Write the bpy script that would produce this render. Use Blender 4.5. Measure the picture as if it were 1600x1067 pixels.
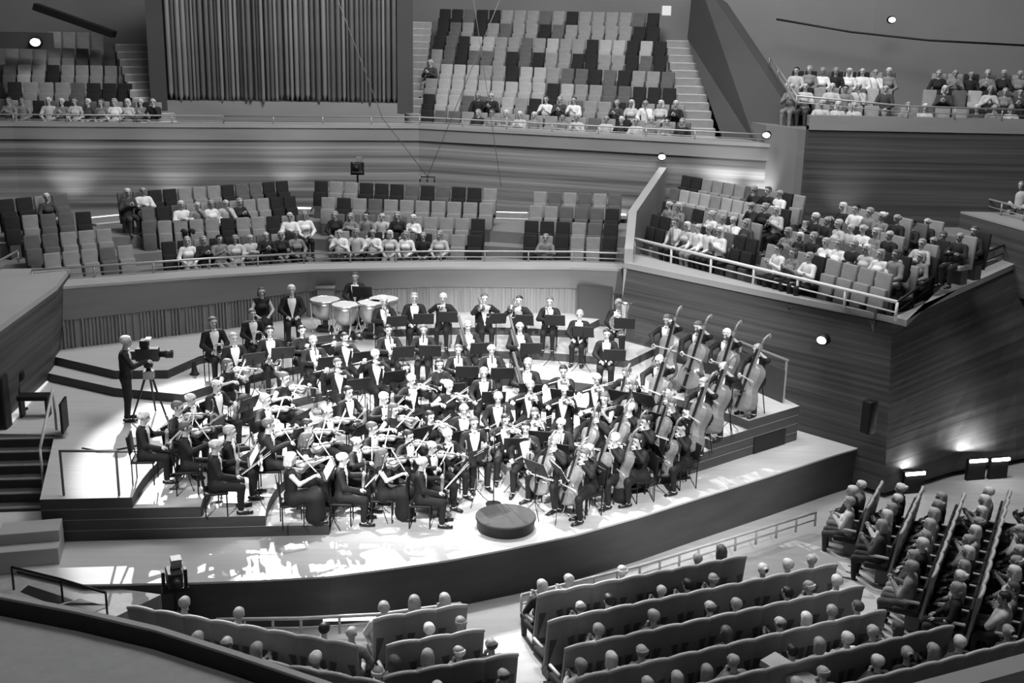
import bpy, bmesh, math, random
import numpy as np
from mathutils import Matrix, Vector
random.seed(7)
for o in list(bpy.data.objects): bpy.data.objects.remove(o)
S = bpy.context.scene
COL = S.collection
PI = math.pi

# ------------------------------------------------------------------ camera
FOC, PITCH, CAMZ, ROLL = 1850.0, math.radians(15.5), 9.0, 0.02
cp, sp = math.cos(PITCH), math.sin(PITCH)
R0, U0, F0 = Vector((1, 0, 0)), Vector((0, sp, cp)), Vector((0, cp, -sp))
cr, sr = math.cos(ROLL), math.sin(ROLL)
RX = R0 * cr + U0 * sr
UX = U0 * cr - R0 * sr
cam_d = bpy.data.cameras.new('camera')
cam = bpy.data.objects.new('camera', cam_d); COL.objects.link(cam)
cam_d.sensor_fit = 'HORIZONTAL'; cam_d.sensor_width = 36; cam_d.lens = 36 * FOC / 1600
cam_d.clip_end = 300; cam_d.clip_start = 0.1
m = Matrix((RX, UX, -F0)).transposed().to_4x4(); m.translation = (0, 0, CAMZ)
cam.matrix_world = m
S.camera = cam

def ray(px, py): return F0 + RX * ((px - 800) / FOC) + UX * ((533.5 - py) / FOC)
def U(px, py, z):                       # surveyed point at height z
    d = ray(px, py); t = (z - CAMZ) / d.z
    return Vector((d.x * t, d.y * t, z))
def UY(px, py, Y):                      # surveyed point at depth Y
    d = ray(px, py); t = Y / d.y
    return Vector((d.x * t, Y, CAMZ + d.z * t))

# ------------------------------------------------------------------ world, lights, exposure
S.view_settings.view_transform = 'Standard'; S.view_settings.look = 'None'
S.view_settings.gamma = 1; S.view_settings.use_curve_mapping = False
S.view_settings.exposure = 0.0
W = bpy.data.worlds.new('hall_air'); S.world = W; W.use_nodes = True
W.node_tree.nodes['Background'].inputs[0].default_value = (1, 1, 1, 1)
W.node_tree.nodes['Background'].inputs[1].default_value = 0.030

def spot(name, loc, tgt, power, angle, blend=0.15, radius=0.2):
    l = bpy.data.lights.new(name, 'SPOT'); l.energy = power; l.spot_size = math.radians(angle)
    l.spot_blend = blend; l.shadow_soft_size = radius
    o = bpy.data.objects.new(name, l); COL.objects.link(o); o.location = loc
    o.rotation_euler = (Vector(tgt) - Vector(loc)).to_track_quat('-Z', 'Y').to_euler(); return o
def area(name, loc, tgt, power, sx, sy):
    l = bpy.data.lights.new(name, 'AREA'); l.energy = power; l.shape = 'RECTANGLE'; l.size = sx; l.size_y = sy
    o = bpy.data.objects.new(name, l); COL.objects.link(o); o.location = loc
    o.rotation_euler = (Vector(tgt) - Vector(loc)).to_track_quat('-Z', 'Y').to_euler(); return o
# stage lamps in the ceiling bridges: two from behind, two from the front
for bx, tx, ty_, pw, an in ((-12.0, -5.0, 20.9, 50000, 12.5), (-10.0, -2.0, 21.2, 75000, 14), (-6.0, 2.2, 22.0, 30000, 15)):
    spot('stage_back_spot', (bx, 43, 20), (tx, ty_, 0.4), pw, an, 0.25, 0.10)
for bx, tx, ty_, pw, an in ((-8, -4.3, 22.6, 20000, 15), (-3, -1.2, 24.4, 40000, 20), (5, 2.2, 24.8, 36000, 20)):
    spot('stage_front_spot', (bx, 1, 17), (tx, ty_, 0.8), pw, an, 0.5, 0.25)
spot('stage_top_spot', (0, 26, 20), (-0.8, 23.0, 0.5), 14000, 34, 0.6, 0.3)
# house lights in the ceiling above the galleries and stalls, then an added fill
area('house_and_fill_light', (-3, 27, 21), (-4, 36, 4), 1700, 9, 3)
area('house_and_fill_light', (1, 30, 21), (1, 40, 6), 1200, 6, 3)
area('house_and_fill_light', (4, 20, 20), (8, 28, 4), 1000, 5, 3)
area('house_and_fill_light', (8, 22, 20), (11, 34, 7), 700, 4, 3)
area('house_and_fill_light', (2, 24, 20), (4, 16, 0), 650, 6, 3)
area('house_and_fill_light', (-6, 10, 15), (-6, 14, 0.5), 260, 4, 2)  # fill lamp added to brighten the near-left terrace and landing

# ------------------------------------------------------------------ materials
MATS = {}
def mat(name, v, rough=0.7, var=0.12, scale=(6, 6, 6), bump=0.0, spec=0.3, metal=0.0, emit=0.0):
    if name in MATS: return MATS[name]
    M = bpy.data.materials.new(name); M.use_nodes = True; nt = M.node_tree
    b = nt.nodes['Principled BSDF']; b.inputs['Roughness'].default_value = rough
    b.inputs['Specular IOR Level'].default_value = spec; b.inputs['Metallic'].default_value = metal
    tc = nt.nodes.new('ShaderNodeTexCoord'); mp = nt.nodes.new('ShaderNodeMapping')
    mp.inputs['Scale'].default_value = scale
    nz = nt.nodes.new('ShaderNodeTexNoise'); nz.inputs['Scale'].default_value = 1.0; nz.inputs['Detail'].default_value = 4
    rp = nt.nodes.new('ShaderNodeValToRGB')
    lo, hi = max(0, v * (1 - var)), min(1, v * (1 + var))
    rp.color_ramp.elements[0].position = 0.3; rp.color_ramp.elements[1].position = 0.7
    rp.color_ramp.elements[0].color = (lo, lo, lo, 1); rp.color_ramp.elements[1].color = (hi, hi, hi, 1)
    nt.links.new(tc.outputs['Object'], mp.inputs[0]); nt.links.new(mp.outputs[0], nz.inputs['Vector'])
    nt.links.new(nz.outputs['Fac'], rp.inputs[0]); nt.links.new(rp.outputs[0], b.inputs['Base Color'])
    if bump:
        bp = nt.nodes.new('ShaderNodeBump'); bp.inputs['Strength'].default_value = bump; bp.inputs['Distance'].default_value = 0.03
        nt.links.new(nz.outputs['Fac'], bp.inputs['Height']); nt.links.new(bp.outputs[0], b.inputs['Normal'])
    if emit:
        b.inputs['Emission Color'].default_value = (1, 1, 1, 1); b.inputs['Emission Strength'].default_value = emit
    MATS[name] = M; return M
stage_wood = mat('stage_floor_boards', 0.50, 0.45, 0.06, (0.4, 9, 1), 0.0, 0.35)
riser_wood = mat('riser_dark_boards', 0.055, 0.6, 0.15, (1, 1, 8))
front_wood = mat('stage_front_dark_panel', 0.06, 0.6, 0.15, (1, 1, 5))
wall_wood = mat('carved_wall_wood', 0.22, 0.65, 0.6, (0.10, 0.10, 7.0), 0.8)
bast_wood = mat('dark_carved_wall_wood', 0.075, 0.65, 0.45, (0.12, 0.12, 7.0), 0.7)
fascia_wood = mat('smooth_fascia_wood', 0.25, 0.6, 0.08, (0.5, 0.5, 3))
ledge_wood = mat('pale_ledge_wood', 0.36, 0.5, 0.06, (1, 1, 1))
rib_wood = mat('ribbed_wood', 0.24, 0.6, 0.2, (9, 9, 0.6))
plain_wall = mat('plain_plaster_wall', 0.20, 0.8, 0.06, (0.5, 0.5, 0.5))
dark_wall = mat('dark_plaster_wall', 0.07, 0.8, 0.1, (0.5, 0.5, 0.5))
gal_floor = mat('gallery_floor', 0.22, 0.6, 0.08, (2, 2, 2))
stall_floor = mat('stalls_oak_floor', 0.42, 0.5, 0.08, (1, 6, 1))
step_edge = mat('pale_step_edge', 0.75, 0.5, 0.05)
step_mat = mat('step_wood', 0.30, 0.6, 0.1)
dark_step = mat('dark_step_wood', 0.05, 0.6, 0.1)
rail_metal = mat('rail_metal', 0.42, 0.35, 0.05, (4, 4, 4), 0, 0.5, 0.4)
rail_white = mat('white_rail_cap', 0.85, 0.5, 0.04)
black = mat('black_satin', 0.012, 0.5, 0.1)
pipe_m = mat('dark_organ_pipe', 0.135, 0.45, 0.25, (2, 2, 0.5), 0, 0.4, 0.2)
pipe_l = mat('lighter_organ_pipe', 0.24, 0.45, 0.2, (2, 2, 0.5), 0, 0.4, 0.2)
skin_m = mat('skin', 0.50, 0.55, 0.08, (8, 8, 8)); skin_d = mat('darker_skin', 0.34, 0.55, 0.08, (8, 8, 8))  # the darker tone goes to a random share of the listeners
eye_m = mat('dark_eye_and_lip', 0.04, 0.4, 0.1)
HAIR = {'w': mat('white_hair', 0.75, 0.6, 0.15, (20, 20, 20)), 'g': mat('grey_hair', 0.34, 0.6, 0.2, (20, 20, 20)),
        'b': mat('brown_hair', 0.10, 0.6, 0.3, (20, 20, 20)), 'k': mat('black_hair', 0.022, 0.5, 0.3, (20, 20, 20)),
        'l': mat('fair_hair', 0.50, 0.6, 0.2, (20, 20, 20))}
CLOTH = {'w': mat('white_cloth', 0.80, 0.8, 0.06, (5, 5, 5)), 'l': mat('light_grey_cloth', 0.52, 0.8, 0.1, (5, 5, 5)),
         'g': mat('mid_grey_cloth', 0.24, 0.8, 0.3, (9, 9, 9)), 'k': mat('black_cloth', 0.022, 0.8, 0.2, (5, 5, 5)),
         't': mat('charcoal_cloth', 0.06, 0.8, 0.2, (5, 5, 5))}
tail_m = mat('black_tailcoat_wool', 0.013, 0.75, 0.2, (5, 5, 5))
shirt_m = mat('white_dress_shirt', 0.85, 0.7, 0.03)
shoe_m = mat('black_shoe', 0.015, 0.35, 0.1)
SEAT = {'D': mat('black_seat_fabric', 0.022, 0.85, 0.15), 'd': mat('dark_grey_seat_fabric', 0.12, 0.85, 0.12),
        'm': mat('mid_grey_seat_fabric', 0.27, 0.85, 0.1), 'l': mat('light_grey_seat_fabric', 0.40, 0.85, 0.08)}
SEATW = {'D': 'black', 'd': 'dark grey', 'm': 'mid grey', 'l': 'light grey'}
seat_shell = mat('seat_wood_shell', 0.10, 0.5, 0.12)
stall_back = mat('stalls_seat_back_veneer', 0.28, 0.5, 0.12, (2, 2, 2)); stall_cap = mat('pale_seat_cap', 0.52, 0.5, 0.08)
violin_m = mat('varnished_spruce', 0.20, 0.3, 0.25, (3, 9, 3), 0, 0.5); bass_m = mat('pale_varnished_spruce', 0.20, 0.35, 0.2, (2, 5, 2), 0, 0.5)
bow_m = mat('pale_bow_wood', 0.55, 0.4, 0.05); brass_m = mat('polished_brass', 0.62, 0.22, 0.05, (5, 5, 5), 0, 0.5, 0.9)
paper_m = mat('sheet_paper', 0.88, 0.8, 0.03); copper_m = mat('timpani_copper', 0.42, 0.3, 0.1, (4, 4, 4), 0, 0.5, 0.7)
drum_skin = mat('timpani_skin', 0.62, 0.6, 0.04); chrome = mat('chrome', 0.7, 0.2, 0.03, (4, 4, 4), 0, 0.5, 0.9)
lamp_e = mat('lamp_lens', 0.9, 0.3, 0.0, (1, 1, 1), 0, 0.3, 0, 14.0)
strip_e = mat('step_light_strip', 0.9, 0.3, 0.0, (1, 1, 1), 0, 0.3, 0, 2.2)

# ------------------------------------------------------------------ object helpers
def obj(name, me, parent=None, m=None, loc=None, rz=None, mw=None):
    o = bpy.data.objects.new(name, me); COL.objects.link(o)
    if parent is not None: o.parent = parent
    if mw is not None: o.matrix_basis = mw
    if loc is not None: o.location = loc
    if rz is not None: o.rotation_euler = (0, 0, rz)
    if m is not None and me is not None:
        if not me.materials: me.materials.append(None)
        o.material_slots[0].link = 'OBJECT'; o.material_slots[0].material = m
    return o
def tag(o, label, cat, group=None):
    o['label'] = label; o['category'] = cat
    if group: o['group'] = group
    return o
def struct(o, label=None, cat=None):
    o['kind'] = 'structure'
    if label: o['label'] = label
    if cat: o['category'] = cat
    return o
def mesh(name, verts, faces, smooth=False):
    me = bpy.data.meshes.new(name); me.from_pydata([tuple(v) for v in verts], [], faces)
    if smooth: me.polygons.foreach_set('use_smooth', [True] * len(me.polygons))
    me.update(); return me
class MB:
    def __init__(s): s.v = []; s.f = []
    def add(s, v, f):
        n = len(s.v); s.v += [tuple(x) for x in v]; s.f += [tuple(i + n for i in q) for q in f]; return s
    def box(s, c, d, rx=0.0, ry=0.0, rz=0.0, taper=1.0):
        M = Matrix.Rotation(rz, 3, 'Z') @ Matrix.Rotation(ry, 3, 'Y') @ Matrix.Rotation(rx, 3, 'X'); c = Vector(c)
        v = []
        for z in (-1, 1):
            k = taper if z > 0 else 1
            for x, y in ((-1, -1), (1, -1), (1, 1), (-1, 1)):
                v.append(c + M @ Vector((x * d[0] / 2 * k, y * d[1] / 2 * k, z * d[2] / 2)))
        return s.add(v, [(3, 2, 1, 0), (4, 5, 6, 7), (0, 1, 5, 4), (1, 2, 6, 5), (2, 3, 7, 6), (3, 0, 4, 7)])
    def tube(s, pts, rad, n=8, cap=True, flat=None):
        pts = [Vector(p) for p in pts]; rad = rad if isinstance(rad, (list, tuple)) else [rad] * len(pts)
        v = []; prev = None
        for i, p in enumerate(pts):
            t = (pts[min(i + 1, len(pts) - 1)] - pts[max(i - 1, 0)]).normalized()
            if prev is None:
                a = Vector((0, 0, 1)) if abs(t.z) < .9 else Vector((1, 0, 0)); x = t.cross(a).normalized()
            else: x = (prev - t * prev.dot(t)).normalized()
            prev = x; y = t.cross(x)
            for k in range(n):
                a = 2 * PI * k / n; v.append(p + x * (math.cos(a) * rad[i]) + y * (math.sin(a) * rad[i] * (flat or 1)))
        f = [(i * n + k, i * n + (k + 1) % n, (i + 1) * n + (k + 1) % n, (i + 1) * n + k) for i in range(len(pts) - 1) for k in range(n)]
        if cap: f += [tuple(range(n - 1, -1, -1)), tuple((len(pts) - 1) * n + k for k in range(n))]
        return s.add(v, f)
    def lathe(s, prof, n=20, c=(0, 0, 0)):
        v = [(c[0] + r * math.cos(2 * PI * k / n), c[1] + r * math.sin(2 * PI * k / n), c[2] + z) for r, z in prof for k in range(n)]
        f = [(i * n + k, i * n + (k + 1) % n, (i + 1) * n + (k + 1) % n, (i + 1) * n + k) for i in range(len(prof) - 1) for k in range(n)]
        f += [tuple(range(n - 1, -1, -1)), tuple((len(prof) - 1) * n + k for k in range(n))]
        return s.add(v, f)
    def sphere(s, c, r, n=8, k=5):
        r = r if isinstance(r, (tuple, list)) else (r, r, r)
        prof = [(max(1e-3, math.sin(PI * i / k)), -math.cos(PI * i / k)) for i in range(k + 1)]
        v = [(c[0] + r[0] * q * math.cos(2 * PI * j / n), c[1] + r[1] * q * math.sin(2 * PI * j / n), c[2] + r[2] * z) for q, z in prof for j in range(n)]
        f = [(i * n + j, i * n + (j + 1) % n, (i + 1) * n + (j + 1) % n, (i + 1) * n + j) for i in range(k) for j in range(n)]
        return s.add(v, f)
    def build(s, name, smooth=False): return mesh(name, s.v, s.f, smooth)
def bevel(me, w=0.02, seg=2, smooth=True):
    b = bmesh.new(); b.from_mesh(me); bmesh.ops.bevel(b, geom=b.edges[:], offset=w, segments=seg, affect='EDGES', profile=0.5)
    b.to_mesh(me); b.free()
    if smooth: me.polygons.foreach_set('use_smooth', [True] * len(me.polygons))
    return me
def prism_mesh(name, poly, z0, z1):
    n = len(poly); A = sum(poly[i][0] * poly[(i + 1) % n][1] - poly[(i + 1) % n][0] * poly[i][1] for i in range(n))
    if A < 0: poly = poly[::-1]
    v = [(p[0], p[1], z0) for p in poly] + [(p[0], p[1], z1) for p in poly]
    f = [tuple(range(n - 1, -1, -1)), tuple(range(n, 2 * n))] + [(i, (i + 1) % n, n + (i + 1) % n, n + i) for i in range(n)]
    return mesh(name, v, f)
def off(pts, d):                         # offset a plan polyline to its left by d
    out = []
    for i, p in enumerate(pts):
        a = Vector(pts[max(i - 1, 0)][:2]); b = Vector(pts[min(i + 1, len(pts) - 1)][:2]); t = (b - a).normalized()
        out.append((p[0] - t.y * d, p[1] + t.x * d))
    return out
def slab_mesh(name, lo, hi, t, nz=6, nx=4):   # thick wall between two 3-D polylines; thickness to the left (away from the hall)
    fine = lambda P: [tuple(Vector(P[i]).lerp(Vector(P[i + 1]), k / nx)) for i in range(len(P) - 1) for k in range(nx)] + [tuple(P[-1])]
    lb = [(q[0], q[1], p[2]) for q, p in zip(off(lo, t), lo)]; hb = [(q[0], q[1], p[2]) for q, p in zip(off(hi, t), hi)]
    lo, hi, lb, hb = fine(lo), fine(hi), fine(lb), fine(hb); n = len(lo); v = []
    for r in range(nz + 1): v += [tuple(Vector(a).lerp(Vector(b_), r / nz)) for a, b_ in zip(lo, hi)]
    for r in range(nz + 1): v += [tuple(Vector(a).lerp(Vector(b_), r / nz)) for a, b_ in zip(hb, lb)]
    R_ = 2 * (nz + 1); f = []
    for r in range(R_):
        a, b_ = r * n, ((r + 1) % R_) * n
        f += [(a + i, a + i + 1, b_ + i + 1, b_ + i) for i in range(n - 1)]
    f += [tuple(r * n for r in range(R_)), tuple((R_ - 1 - r) * n + n - 1 for r in range(R_))]
    return mesh(name, v, f)
def strip_mesh(name, A, B, z0, z1):
    n = len(A); v = [(p[0], p[1], z1) for p in A] + [(p[0], p[1], z1) for p in B] + [(p[0], p[1], z0) for p in B] + [(p[0], p[1], z0) for p in A]
    f = [(r * n + i, r * n + i + 1, ((r + 1) % 4) * n + i + 1, ((r + 1) % 4) * n + i) for r in range(4) for i in range(n - 1)] + [(0, n, 2 * n, 3 * n), (n - 1, 4 * n - 1, 3 * n - 1, 2 * n - 1)]
    return mesh(name, v, f)
def at(pts, z): return [(p[0], p[1], z) for p in pts]
def bar(pts, r=0.03, n=6): return MB().tube(pts, r, n).build('bar', True)
ORD = 'first second third fourth fifth sixth seventh eighth ninth tenth eleventh twelfth thirteenth fourteenth fifteenth sixteenth seventeenth eighteenth nineteenth twentieth twenty-first twenty-second twenty-third twenty-fourth twenty-fifth twenty-sixth twenty-seventh twenty-eighth twenty-ninth thirtieth'.split()
ROWN = ['front row', 'second row', 'third row', 'fourth row', 'fifth row', 'sixth row', 'seventh row', 'eighth row']

# ================================================================== STRUCTURE
C = Vector((-0.2, 20.0))                                  # centre of the orchestra arcs
LEFT_A, LEFT_B = (-8.05, 18.82), (-3.1, 19.36)            # front cut of the left risers
RIGHT_A, RIGHT_B = (2.85, 21.9), (6.35, 24.75)            # front cut of the right risers
BW = [(-10.95, 26.4), (-7.43, 28.62), (-5.4, 30.15), (-1.92, 30.99), (1.55, 31.13), (2.96, 30.48)]   # wall behind the stage
HULL = [(6.35, 24.75), (5.2, 27.2), (2.96, 30.6)] + BW[::-1][1:] + [(-11.1, 26.3), (-10.6, 24.0), (-10.35, 22.0), (-9.0, 22.0), (-8.05, 18.82)]
def circ_line(r, A, B, sgn):                              # where the arc of radius r meets the cut line A-B
    A = Vector(A); B = Vector(B); d = (B - A).normalized(); w = A - C
    b = w.dot(d); c = w.dot(w) - r * r; t = -b + sgn * math.sqrt(max(0, b * b - c)); return A + d * t
def arc(r, P, Q, n=40):                                   # from Q (right) over the back to P (left)
    a0 = math.atan2(Q.y - C.y, Q.x - C.x); a1 = math.atan2(P.y - C.y, P.x - C.x)
    if a1 < a0: a1 += 2 * PI
    return [(C.x + r * math.cos(a0 + (a1 - a0) * i / n), C.y + r * math.sin(a0 + (a1 - a0) * i / n)) for i in range(n + 1)]
RAD = [(3.05, 0.2), (4.15, 0.4), (5.25, 0.6), (6.4, 0.8)]
EDGE = [U(x, y, 0) for x, y in ((130, 913), (300, 910), (410, 906), (515, 900), (610, 888), (700, 875), (800, 856), (900, 835), (1000, 807), (1100, 775), (1200, 744), (1300, 712), (1362, 694))]
EDGE = [(p.x, p.y) for p in EDGE]
stage = prism_mesh('stage_floor', EDGE + [(8.0, 24.6), (6.3, 25.6), (3.0, 30.9), (-5, 31.2), (-11.2, 27), (-10.3, 18.6), (-8.6, 18.0)], -0.035, 0.0)
struct(obj('floor_stage', stage, None, stage_wood), 'pale wooden stage floor with curved front edge', 'stage floor')
fr = off([(-10.3, 18.6), (-8.6, 18.0)] + EDGE, 0.015)
struct(obj('wall_stage_front', slab_mesh('stage_front', at(fr, -0.92), at(fr, -0.035), 0.25), None, front_wood), 'dark curved panelled front of the stage', 'stage front')
prev_z = 0.0
def riser(name, poly, z0, z1, label):
    o = struct(obj(name, prism_mesh(name, poly, z0, z1 - 0.005), None, riser_wood), label, 'riser')
    obj('top_boards', prism_mesh('top_boards', poly, z1 - 0.005, z1), o, stage_wood)
for i, (r, z) in enumerate(RAD):
    Pl = circ_line(r, LEFT_B, LEFT_A, 1) ; Pr = circ_line(r, RIGHT_A, RIGHT_B, 1)
    riser('riser', arc(r, Pl, Pr) [::-1] + HULL if False else [tuple(Pr)] + HULL + [tuple(Pl)] + arc(r, Pl, Pr)[::-1][1:-1], z - 0.2, z,
          'curved wooden orchestra riser, %s step up from the stage floor' % ORD[i])
P1 = [(3.9, 29.0), (2.96, 30.6)] + BW[::-1][1:] + [tuple(U(72, 582, 1.0)[:2]), tuple(U(180, 606, 1.0)[:2]), tuple(U(285, 616, 1.0)[:2])]
a_l = Vector(P1[-1]); 
P1 = P1 + arc((a_l - C).length, a_l, Vector((3.9, 29.0)))[::-1][1:-1]
riser('riser', P1, 0.8, 1.0, 'wooden riser under the brass players, fifth step up')
q = [U(72, 554, 1.2), U(180, 579, 1.2), U(262, 578, 1.2), U(312, 556, 1.2)]
a_l = Vector(q[-1][:2]); a_r = C + (Vector((1.9, 30.6)) - C).normalized() * (a_l - C).length
P2 = [(2.4, 30.7)] + BW[::-1][1:] + [tuple(p[:2]) for p in q] + arc((a_l - C).length, a_l, a_r)[::-1][1:]
riser('riser', P2, 1.0, 1.2, 'rear wooden riser under the timpani by the ribbed wall')
R10 = (Vector(P1[len(P1) - 40]) - C).length; R12 = (a_l - C).length
def stage_z(x, y):
    r = (Vector((x, y)) - C).length
    if y < 18.82 + (x + 8.05) * 0.109 and x < -3: return 0.0
    dR = (y - 21.9) * 0.775 - (x - 2.85) * 0.631
    if x > 2 and dR < 0: return 0.0
    z = 0.0
    for rr, zz in RAD:
        if r >= rr: z = zz
    if r > 8.35 and x > -7.1: z = 1.0
    if r > R12 and x > -7.9: z = 1.2
    return z

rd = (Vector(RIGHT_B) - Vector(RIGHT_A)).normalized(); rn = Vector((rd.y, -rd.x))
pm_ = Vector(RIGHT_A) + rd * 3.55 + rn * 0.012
struct(obj('trim_7', MB().box((0, 0, 0.19), (1.05, 0.03, 0.36)).build('recess_shade'), None, black, loc=(pm_.x, pm_.y, 0.0), rz=math.atan2(rd.y, rd.x)), 'black panel for the shaded recess at the foot of the right risers', 'recess')  # thin black panel paints the shade of an opening in the riser foot
# stalls floor
struct(obj('floor_stalls', prism_mesh('floor_stalls', [(-14, 5), (22, 5), (22, 34), (-14, 30)], -1.2, -0.92), None, stall_floor), 'pale oak floor of the stalls', 'floor')

# wall behind the stage: ribbed panels, sloping fascia, ledge and rail of the choir gallery
struct(obj('wall_stage_back', slab_mesh('wall_back', at(BW, 0.7), at(BW, 2.1), 0.3), None, rib_wood), 'ribbed wooden wall behind the orchestra', 'wall')
b = MB()
for i in range(len(BW) - 1):
    A, B = Vector(BW[i]), Vector(BW[i + 1]); L = (B - A).length; n = int(L / 0.085); d = (B - A) / L; rz = math.atan2(d.y, d.x)
    for k in range(n):
        if random.random() < 0.82:
            p = A + d * (0.04 + k * 0.085); b.box((p.x, p.y, 1.55), (0.035, 0.06 + 0.05 * random.random(), 0.74), rz=rz)
ribs = obj('rib_panel', b.build('rib_panel'), bpy.data.objects['wall_stage_back'], rib_wood); ribs['kind'] = 'stuff'
door = MB(); door.box((0, 0, 0.55), (0.95, 0.05, 1.1)); door.box((0, -0.03, 0.55), (0.86, 0.02, 1.0))
dp = UY(930, 475, 30.35)
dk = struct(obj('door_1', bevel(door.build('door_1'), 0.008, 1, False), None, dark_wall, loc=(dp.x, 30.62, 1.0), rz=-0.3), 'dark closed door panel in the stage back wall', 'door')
FT = off(BW, -0.42); FB = off(BW, -0.06)
zt = [2.80, 2.70, 2.56, 2.52, 2.55, 2.66]
lo = at(FB, 1.90); hi = [(p[0], p[1], z) for p, z in zip(FT, zt)]
struct(obj('wall_choir_fascia', slab_mesh('fascia', lo, hi, 0.25), None, fascia_wood), 'smooth sloping wooden fascia below the choir gallery', 'fascia')
LB = off(BW, 0.35)
lo = [(p[0], p[1], z) for p, z in zip(FT, zt)]; hi = [(p[0], p[1], z + 0.03) for p, z in zip(LB, zt)]
me = slab_mesh('ledge', [(x, y, z - 0.05) for x, y, z in hi], hi, 0.04)
v = lo + hi + [(x, y, z - 0.06) for x, y, z in lo] + [(x, y, z - 0.06) for x, y, z in hi]; n = len(lo)
f = [(i, i + 1, n + i + 1, n + i) for i in range(n - 1)] + [(2 * n + i, 3 * n + i, 3 * n + i + 1, 2 * n + i + 1) for i in range(n - 1)] + [(i, 2 * n + i, 2 * n + i + 1, i + 1) for i in range(n - 1)] + [(n + i, n + i + 1, 3 * n + i + 1, 3 * n + i) for i in range(n - 1)]
struct(obj('trim_1', mesh('ledge', v, f), None, ledge_wood), 'pale flat ledge along the front of the choir gallery', 'ledge')
def railing(name, pts, label, post_h, r=0.022, step=1.2, m=None, low=True):
    e = tag(obj(name, None, loc=pts[0]), label, 'railing'); o0 = Vector(pts[0]); P = [Vector(p) - o0 for p in pts]
    obj('top_rail', MB().tube(P, r, 6).build('top_rail', True), e, m or rail_metal)
    if low: obj('lower_rail', MB().tube([p - Vector((0, 0, post_h * 0.55)) for p in P], r * 0.5, 5).build('lower_rail', True), e, m or rail_metal)
    for i in range(len(P) - 1):
        d = P[i + 1] - P[i]; n = max(1, round(d.length / step))
        for k in range(n + (i == len(P) - 2)):
            q = P[i] + d * (k / n); obj('post', MB().tube([q - Vector((0, 0, post_h)), q], r * 0.8, 6).build('post', True), e, m or rail_metal)
    return e
RP = off(BW, 0.2)
railing('gallery_railing', [(p[0], p[1], z + 0.30) for p, z in zip(RP[:3], zt)], 'thin metal rail along the left half of the choir gallery', 0.28, 0.028)
railing('gallery_railing', [(p[0], p[1], z + 0.30) for p, z in zip(RP[2:], zt[2:])], 'thin metal rail along the middle of the choir gallery', 0.28, 0.028)

# ------------------------------------------------------------------ seats and rows
def rbox(name, c, d, w=0.025, rx=0.0, seg=2): return bevel(MB().box(c, d, rx=rx).build(name), w, seg)
me_back = rbox('seat_backrest', (0, 0.25, 0.72), (0.46, 0.09, 0.74), 0.03, -0.14)
me_cush = rbox('seat_cushion', (0, -0.02, 0.415), (0.45, 0.42, 0.11), 0.03)
me_cup = rbox('seat_cushion_tipped', (0, 0.13, 0.55), (0.45, 0.11, 0.44), 0.03, -0.14)
me_ped = MB().box((0, 0.10, 0.18), (0.30, 0.24, 0.36)).box((0, 0.29, 0.50), (0.40, 0.03, 0.56), rx=-0.16).build('seat_pedestal')
me_arm = rbox('seat_armrest', (0, 0.03, 0.58), (0.05, 0.34, 0.045), 0.012, 0, 1)
b = MB()
for me in (me_back, me_cup, me_ped): b.add([v.co[:] for v in me.vertices], [tuple(p.vertices) for p in me.polygons])
me_far = b.build('far_seat', True)
b = MB()
for me in (me_back, me_cush, me_ped): b.add([v.co[:] for v in me.vertices], [tuple(p.vertices) for p in me.polygons])
me_far_open = b.build('far_seat_open', True)
# stalls seat: veneered back with pale cap
def curved_back():
    b = MB(); n = 6; v = []; H0, H1 = 0.30, 1.08
    for z in (H0, H1):
        for y in (0, 1):
            for i in range(n + 1):
                x = -0.245 + 0.49 * i / n; v.append((x, 0.24 + (0.05 if y else 0) - 0.25 * x * x * 2 + (z - H0) * 0.14, z + (0.05 * (1 - (x / 0.245) ** 2) if z == H1 else 0)))
    k = n + 1
    f = [(i, i + 1, 2 * k + i + 1, 2 * k + i) for i in range(n)] + [(k + i + 1, k + i, 3 * k + i, 3 * k + i + 1) for i in range(n)]
    f += [(2 * k + i, 2 * k + i + 1, 3 * k + i + 1, 3 * k + i) for i in range(n)] + [(k + i, k + i + 1, i + 1, i) for i in range(n)]
    f += [(0, 2 * k, 3 * k, k), (k - 1, 2 * k - 1, 4 * k - 1, 3 * k - 1)]
    return mesh('stalls_backrest', v, f)
me_sback = curved_back()
b = MB(); b.tube([(-0.245 + 0.49 * i / 6, 0.379 - 0.5 * (-0.245 + 0.49 * i / 6) ** 2, 1.085 + 0.05 * (1 - ((-0.245 + 0.49 * i / 6) / 0.245) ** 2)) for i in range(7)], 0.032, 6)
me_scap = b.build('stalls_cap', True)
me_spad = rbox('stalls_pad', (0, 0.225, 0.66), (0.44, 0.05, 0.42), 0.02, -0.13)
SEATN = {}
def seat(kind, loc, rz, shade, label, group, opened, name):
    if kind == 'far':
        o = obj(name, me_far_open if opened else me_far, None, SEAT[shade], loc, rz)
    else:
        o = obj(name, None, loc=loc, rz=rz)
        if kind == 'stalls':
            obj('backrest', me_sback, o, stall_back); obj('top_cap', me_scap, o, stall_cap); obj('back_pad', me_spad, o, SEAT[shade])
            obj('armrest', me_arm, o, stall_cap, loc=(0.25, 0, 0))
        else:
            obj('backrest', me_back, o, SEAT[shade])
        obj('cushion', me_cush if opened or kind == 'stalls' else me_cup, o, SEAT[shade], loc=(0, 0, -0.07 if kind == 'stalls' else 0)); obj('pedestal', me_ped, o, seat_shell)
    tag(o, label, 'theatre chair', group); return o
PENDING = []            # people to seat later: (loc, rz, code, label, group)
PW = {'t': 'charcoal top', 'w': 'white shirt', 'l': 'light top', 'g': 'grey top', 'k': 'dark clothes'}
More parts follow.
